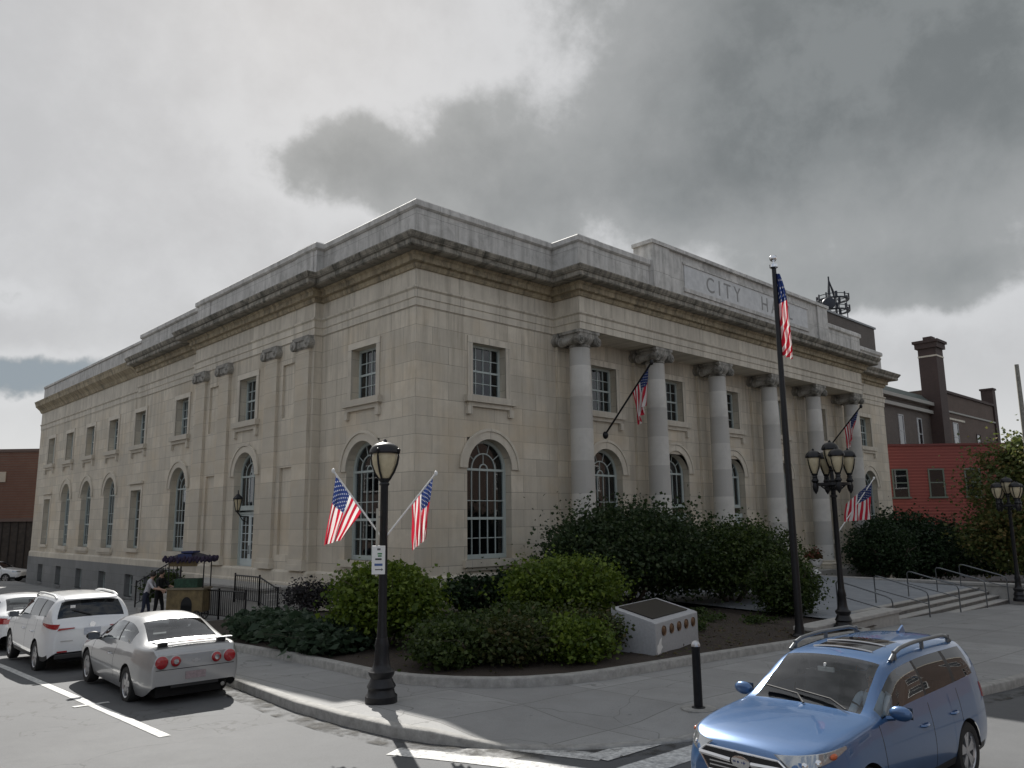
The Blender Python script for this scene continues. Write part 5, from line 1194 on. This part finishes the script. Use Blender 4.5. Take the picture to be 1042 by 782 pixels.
# white saloon ahead, and two more far off
S_SD = dict(S_CP, x=(2.4, -2.4), axles=(1.4, -1.38), rw=.325, zt=[(2.4, .64), (2.2, .78), (1.7, .91), (1.1, .985), (1.02, 1.0), (.5, 1.27), (.1, 1.42), (-.3, 1.465), (-.9, 1.45), (-1.15, 1.39), (-1.5, 1.2), (-1.75, 1.09), (-1.85, 1.07), (-2.25, 1.05), (-2.34, 1.02), (-2.4, .92)],
    zb=[(2.4, .58), (1.7, .84), (1.0, .91), (0, .95), (-1.0, .98), (-1.8, 1.0), (-2.25, .985), (-2.4, .88)], wm=[(2.4, .56), (2.3, .68), (2.1, .82), (1.7, .895), (0, .9), (-1.6, .9), (-2.05, .88), (-2.3, .82), (-2.4, .76)],
    wt=[(2.4, .5), (1.9, .7), (1.0, .72), (.1, .58), (-.8, .56), (-1.15, .56), (-1.75, .64), (-1.9, .72), (-2.4, .68)], windows=[(-.25, .85), (-1.2, -.32)], ws=(.12, 1.0), rwin=(-1.73, -1.15), seams=[.98, -.28, -1.2], doors=[(-.28, .98), (-1.2, -.28)], cabin=(-1.6, 1.0), mirror_mat=M_whitecar)
sd, K = car('saloon_car', 'white saloon ahead of the white sport-utility car, cut by the left edge', S_SD, M_whitecar, (-9.7, 6.2, zg(-9.7, 6.2)), R(89), .985, 'cars parked along the side street')
for s_ in (-1, 1): K['side_patch']('taillight', M_redlens, -2.39, -2.02, lambda u: .80 + .02*u, lambda u: .95, s_, .01); cap_box(sd, 'taillight', M_redlens, -2.41, min(s_*.45, s_*.74), max(s_*.45, s_*.74), .8, .92, -.02)
cap_box(sd, 'number_plate', M_plate, -2.42, -.16, .16, .62, .74, -.012)
fc, K = car('hatchback_car', 'white car side-on in front of the dark boarded wall, far left', dict(S_RV, mirror_mat=M_trimblk), M_whitecar, (-1.0, 53.4, zg(-1.0, 53.4)), R(-44), .98)
for s_ in (-1, 1): K['side_patch']('headlight', M_clear, 1.78, 2.27, lambda u: .80, lambda u: .93 - .05*u, s_, .006)
fd, K = car('saloon_car', 'blue-grey car behind the far white car', S_SD, paint('blue_grey_car_paint', (.17, .21, .27), .4), (-2.2, 57.3, zg(-2.2, 57.3)), R(-44), .98)
for s_ in (-1, 1): K['side_patch']('headlight', M_clear, 1.95, 2.38, lambda u: .66, lambda u: .78 - .04*u, s_, .006)

# ================================================================ PEOPLE
def skin_body(name, J, E, rad, mats, root=0):
    """J joints, E (a, b, material index); one continuous skinned surface"""
    me = bpy.data.meshes.new(name); me.from_pydata([tuple(j) for j in J], [(a, b) for a, b, _ in E], []); o = bpy.data.objects.new(name, me); COL.objects.link(o)
    o.modifiers.new('skin', 'SKIN'); su = o.modifiers.new('sub', 'SUBSURF'); su.levels = su.render_levels = 1
    for i, r in enumerate(rad):
        sv = me.skin_vertices[0].data[i]; sv.radius = (r, r) if not hasattr(r, '__len__') else r; sv.use_root = (i == root)
    bpy.context.view_layer.update()
    m2 = bpy.data.meshes.new_from_object(o.evaluated_get(bpy.context.evaluated_depsgraph_get())); bpy.data.objects.remove(o); m2.name = name
    for m in mats: m2.materials.append(m)
    Jv = [Vector(j) for j in J]
    for p in m2.polygons:
        best, bi = 1e9, 0
        for a, b, mi in E:
            d = Jv[b] - Jv[a]; t = max(0, min(1, (p.center - Jv[a]).dot(d)/max(1e-9, d.length_squared))); q = (p.center - (Jv[a] + d*t)).length
            if q < best: best, bi = q, mi
        p.material_index = bi
    m2.shade_smooth(); return m2
M_skin = mat('skin', (.42, .26, .19), .55); M_hair = mat('dark_hair', (.02, .015, .012), .6); M_hair2 = mat('grey_hair', (.32, .30, .27), .6)
def person(label, loc, rz, shirt, trousers, lean=0., arms=((.25, .0), (.2, .1)), hair=M_hair, sit=False, sc_=1., step=.12):
    t = thing('person', label, 'person', loc, rz); t.scale = (sc_,)*3
    # facing +x; z up; lean tips the upper body forward
    def up(z, y=0., x=0.):
        h = z - .95; return (x + h*math.sin(lean), y, .95 + h*math.cos(lean))
    J = [(0, 0, .95), up(1.12), up(1.32), up(1.44), up(1.52), up(1.60, 0, .02), up(1.73, 0, .01)]; rad = [(.15, .115), (.145, .105), (.165, .11), (.10, .085), (.055, .055), (.075, .085), (.062, .075)]
    E = [(0, 1, 0), (1, 2, 0), (2, 3, 0), (3, 4, 2), (4, 5, 2), (5, 6, 2)]
    for s_, (fw_, ot) in zip((-1, 1), arms):
        b = len(J); sh = Vector(up(1.41, s_*.185)); el = sh + Vector((fw_*.55, s_*(.05 + ot), -.27 + .1*fw_)); wr = el + Vector((fw_*.9, s_*ot*.4 - s_*.02, -.22 + .55*fw_))
        hd = wr + (wr - el).normalized()*.07
        J += [tuple(sh), tuple(el), tuple(wr), tuple(hd)]; rad += [.062, .047, .032, (.042, .022)]; E += [(3, b, 0), (b, b+1, 0), (b+1, b+2, 2), (b+2, b+3, 2)]
    for s_ in (-1, 1):
        b = len(J)
        if sit: J += [(.03, s_*.1, .93), (.42, s_*.13, .98), (.55, s_*.13, .55), (.72, s_*.13, .52)]
        else: J += [(0, s_*.09, .88), (step*s_*.5 + .04, s_*.1, .48), (step*s_, s_*.1, .08), (step*s_ + .17, s_*.12, .045)]
        rad += [.09, .065, .045, (.045, .035)]; E += [(0, b, 1), (b, b+1, 1), (b+1, b+2, 1), (b+2, b+3, 3)]
    me = skin_body('body', J, E, rad, [shirt, trousers, M_skin, M_trimblk])
    bo = obj('body', me, [], t)
    b = MB(); c = Vector(up(1.675, 0, -.012)); b.ball(tuple(c), .108, 14, 10, (1.0, .86, 1.05)); obj('hair', b, hair, bo, 60)
    b = MB(); c = Vector(up(1.64, 0, .075)); b.ball(tuple(c), .036, 8, 6, (.8, .9, 1.6)); b.ball(tuple(c + Vector((.03, 0, -.005))), .018, 6, 5)
    b.T = None; obj('face', b, M_skin, bo, 60)
    b = MB()
    for s_ in (-1, 1): b.ball(tuple(Vector(up(1.655, s_*.03, .1))), .009, 6, 5)
    obj('eyes', b, M_hair, bo)
    b = MB()   # fingers: short bent chains rooted in each palm
    for a in (10, 14):
        w_, h_ = Vector(J[a-1]), Vector(J[a]); d = (h_ - w_).normalized(); sd_ = Vector((0, 1, 0)).cross(d).normalized()
        for k, L in enumerate((.07, .08, .075, .06)):
            p = h_ + sd_*(.017*(k - 1.5)); q = p + d*L*.55; b.tube([p - d*.02, q, q + (d*.8 + Vector((0, 0, -.6))).normalized()*L*.45], [.0095, .0085, .006], 5)
        p = w_ + d*.03 + sd_*.03; b.tube([p, p + d*.035 + sd_*.03, p + d*.06 + sd_*.035], [.011, .0095, .007], 5)
    obj('fingers', b, M_skin, bo, 50); return t
py = zk(-4.6, 10.7)
person('person in a pale grey shirt and dark trousers bending beside the cart', (-4.95, 9.4, zk(-4.95, 9.4)), R(-35), mat('pale_grey_shirt', (.42, .41, .43), .9), mat('navy_trousers', (.02, .025, .045), .9), .32, ((.32, .02), (.25, .05)), sc_=1.0)
person('person dressed in black standing against the cart end', (-4.4, 9.65, zk(-4.4, 9.65)), R(-60), mat('black_jacket', (.012, .014, .014), .85), mat('black_trousers', (.012, .012, .015), .9), .12, ((.2, .03), (.3, .02)), sc_=1.02)
dr = person('driver in a pale blue shirt at the wheel of the blue estate car', (0, 0, 0), 0, mat('pale_blue_shirt', (.45, .55, .66), .9), mat('grey_trousers', (.08, .08, .09), .9), -.12, ((.42, .0), (.42, .0)), M_hair2, True, .80)
M = Matrix.Translation(suv.location) @ Matrix.Rotation(R(178), 4, 'Z') @ Matrix.Scale(.89, 4)
dr.location = M @ Vector((.10, .37, -.16)); dr.rotation_euler = (0, 0, R(178))

# ================================================================ CART
cz = zk(-3.9, 9.4)
ct = thing('vending_cart', 'yellow-sided vending cart under a dark blue and purple fringed canopy', 'cart', (-3.65, 8.75, cz), R(-45)); ct.scale = (.78, .8, 1.12)
M_yel = mat('yellow_cart_panel', (.15, .11, .05), .6, noise=.4, nscale=5); M_can = mat('dark_canopy', (.018, .016, .026), .8, noise=.5, nscale=6)
b = MB(); b.box(-.85, .85, -.45, .45, .28, .98); o = obj('body', b, M_yel, ct); bevel(o, .015)
b = MB(); b.box(-.9, .9, -.5, .5, .98, 1.04); obj('counter', b, mat('tan_counter', (.18, .15, .10), .6), ct)
b = MB(); b.lathe([(.24, -.47), (.26, -.46), (.26, -.452)], (.1, 0, .5), 18, 'Y'); b.box(-.16, .36, -.47, -.452, .28, .5); obj('panel_opening', b, M_dark, ct)
for x in (-.82, .82):
    for y in (-.42, .42): b = MB(); b.tube([(x, y, 1.02), (x, y, 1.95)], .028, 6); obj('post', b, M_black, ct, 50)
b = MB(); b.grid([[(x*1.02, y*.6, 1.93 + .2*(1 - x*x)*(1 - y*y) + .04) for x in np.linspace(-1, 1, 9)] for y in np.linspace(-1, 1, 7)])
b.box(-1.02, 1.02, -.6, .6, 1.9, 1.95); cn = obj('canopy', b, M_can, ct, 40)
b = MB()
for k in range(34):
    x = -1.0 + 2*k/33; b.ball((x, -.61, 1.95 + .05*math.sin(k*2.1)), .07 + .02*math.sin(k*1.3), 6, 5); b.ball((x, .61, 1.95 + .05*math.sin(k*1.7)), .07, 6, 5)
for k in range(14):
    y = -.6 + 1.2*k/13; b.ball((-1.02, y, 1.94 + .04*math.sin(k)), .075, 6, 5); b.ball((1.02, y, 1.94 + .04*math.cos(k)), .075, 6, 5)
obj('fringe', b, mat('dark_purple_fringe', (.03, .02, .045), .85, noise=.6, nscale=12), cn)
b = MB(); b.box(-.35, .3, -.63, -.605, 1.93, 2.12); b.box(-.3, .25, -.4, .4, 2.14, 2.2); obj('canopy_patch', b, mat('blue_cloth', (.03, .04, .11), .8), cn)
b = MB(); b.box(-.85, .5, -.44, -.42, 1.72, 1.9); obj('valance', b, M_yel, ct)
b = MB(); b.box(-.6, .5, -.3, .3, 1.04, 1.32); obj('goods', b, mat('green_goods', (.02, .06, .035), .7, noise=.5, nscale=8), ct)
for x in (-.6, .6):
    for y in (-.46, .46):
        b = MB(); b.lathe([(.14, -.03), (.17, -.03), (.17, .03), (.14, .03), (.14, -.03)], (x, y, .17), 18, 'Y', cap=False); b.lathe([(.04, -.035), (.04, .035)], (x, y, .17), 10, 'Y')
        for k in range(6): b.tube([(x, y, .17), (x + .15*math.cos(k*math.pi/3), y, .17 + .15*math.sin(k*math.pi/3))], .01, 4)
        obj('wheel', b, M_black, ct, 40)

# ================================================================ LIGHT, SKY, CAMERA
SUN_AZ_TO, SUN_EL = 164 + 43.66, 37.5          # where shadows fall, measured from +Y towards +X
azs = R(SUN_AZ_TO + 180)                        # where the sun stands
sd_ = Vector((math.sin(azs)*math.cos(R(SUN_EL)), math.cos(azs)*math.cos(R(SUN_EL)), math.sin(R(SUN_EL))))
sl = bpy.data.lights.new('sun', 'SUN'); sl.energy = 5.0; sl.angle = R(.5); sl.color = (1, .965, .91)
so = bpy.data.objects.new('sun', sl); COL.objects.link(so); so.rotation_euler = sd_.to_track_quat('Z', 'Y').to_euler()
w = bpy.data.worlds.new('World'); sc.world = w; w.use_nodes = True; t = NT(w.node_tree); bg = t.n['Background']; bg.inputs[1].default_value = .1
sky = t.add('ShaderNodeTexSky', sky_type='NISHITA', sun_disc=False, sun_elevation=R(SUN_EL), sun_rotation=azs, altitude=300., air_density=1., dust_density=2.)
gen = t.add('ShaderNodeTexCoord').outputs['Generated']
sx = t.add('ShaderNodeSeparateXYZ', {0: gen}); X, Y, Z = sx.outputs
zz = t.math('MAXIMUM', Z, .0)
den = t.math('ADD', zz, .22)
n1 = t.noise(gen, 4.2, 10, .6, .12); n2 = t.noise(gen, 11., 8, .62, .1)
dotr = t.math('ADD', t.math('MULTIPLY', X, CR.x), t.math('MULTIPLY', Y, CR.y))     # towards the front street
nn = t.math('ADD', t.math('SUBTRACT', n1, .5), t.math('MULTIPLY', t.math('SUBTRACT', n2, .5), .45))
wn = t.add('ShaderNodeSeparateXYZ', {0: t.add('ShaderNodeTexNoise', {'Vector': gen, 'Scale': 6.5, 'Detail': 6., 'Roughness': .58}).outputs[1]})
wx = t.math('ADD', dotr, t.math('MULTIPLY', t.math('SUBTRACT', wn.outputs[0], .5), .26)); wz = t.math('ADD', zz, t.math('MULTIPLY', t.math('SUBTRACT', wn.outputs[1], .5), .13))
def cloud(a0, e0, ra, re, s):
    u = t.math('DIVIDE', t.math('SUBTRACT', wx, a0), ra); v = t.math('DIVIDE', t.math('SUBTRACT', wz, e0), re)
    return t.math('MULTIPLY', t.math('EXPONENT', t.math('MULTIPLY', t.math('ADD', t.math('MULTIPLY', u, u), t.math('MULTIPLY', v, v)), -1.)), s)
field = None      # the grey cloud banks, by where they stand in the sky
for c in ((.36, .45, .30, .12, 1.05), (.24, .60, .24, .12, .55), (.70, .55, .3, .25, .7), (.43, .27, .20, .05, .6), (.12, .37, .13, .06, .45), (-.235, .415, .10, .05, .56), (-.10, .41, .12, .065, .48), (.0, .43, .1, .09, .4), (-.50, .155, .12, .028, .75), (-.53, .243, .035, .012, .4), (.3, .9, 1.2, .15, .5)):
    g_ = cloud(*c); field = g_ if field is None else t.math('ADD', field, g_)
ff = t.math('ADD', field, t.math('MULTIPLY', nn, 1.05)); dark = t.sstep(ff, .30, .62); deep = t.sstep(ff, .45, 1.25)
edge = t.sstep(ff, -.15, .3)
bright = t.mix(edge, (3.45, 3.47, 3.52), (4.1, 4.14, 4.2))
bright = t.mix(t.sstep(zz, .02, .2), (4.7, 4.75, 4.8), bright)
grey = t.mix(deep, (2.35, 2.42, 2.42), t.mix(t.sstep(n2, .38, .62), (1.15, 1.24, 1.24), (1.5, 1.6, 1.6)))
cl = t.mix(dark, bright, grey)
lowleft = t.math('MULTIPLY', t.sstep(t.math('MULTIPLY', dotr, -1.), .3, .4), t.math('SUBTRACT', 1., t.sstep(zz, .17, .22)))
cl = t.mix(t.math('MULTIPLY', lowleft, dark), cl, (1.75, 2.05, 2.3))
cover = .97
back = t.sstep(t.math('ADD', t.math('MULTIPLY', X, -CFW.x), t.math('MULTIPLY', Y, -CFW.y)), -.15, .5)   # unseen bright cloud added opposite to light the facades and feed reflections
cl = t.mix(back, cl, t.mix(t.sstep(n2, .43, .57), (1.5, 2.0, 2.9), (5.4, 5.45, 5.4)))
sk = t.mix(cover, sky.outputs[0], cl)
t.l.new(sk, bg.inputs[0])

f_px, pitch, roll = 806., R(9.8), R(.7)
F0 = Vector((0, math.cos(pitch), math.sin(pitch))); R0 = Vector((1, 0, 0)); U0 = R0.cross(F0)
Rr = R0*math.cos(roll) - U0*math.sin(roll); Ur = R0*math.sin(roll) + U0*math.cos(roll)
rot = Matrix.Rotation(-R(43.66), 3, 'Z'); r_, u_, f_ = rot @ Rr, rot @ Ur, rot @ F0
cam = bpy.data.cameras.new('camera'); cam.sensor_width = 36; cam.lens = 36*f_px/1042; cam.clip_end = 3000; cam.clip_start = .1
co = bpy.data.objects.new('camera', cam); COL.objects.link(co)
m4 = Matrix((( r_.x, u_.x, -f_.x), (r_.y, u_.y, -f_.y), (r_.z, u_.z, -f_.z))).to_4x4(); m4.translation = (-15.62, -21.03, 2.7); co.matrix_world = m4
sc.camera = co
sc.render.resolution_x, sc.render.resolution_y = 1024, 768
sc.view_settings.view_transform = 'Standard'; sc.view_settings.look = 'None'; sc.view_settings.exposure = 0.6; sc.view_settings.gamma = 1.
cy = sc.cycles; cy.use_denoising = True; cy.max_bounces = 6; cy.transparent_max_bounces = 16; cy.sample_clamp_indirect = 6.
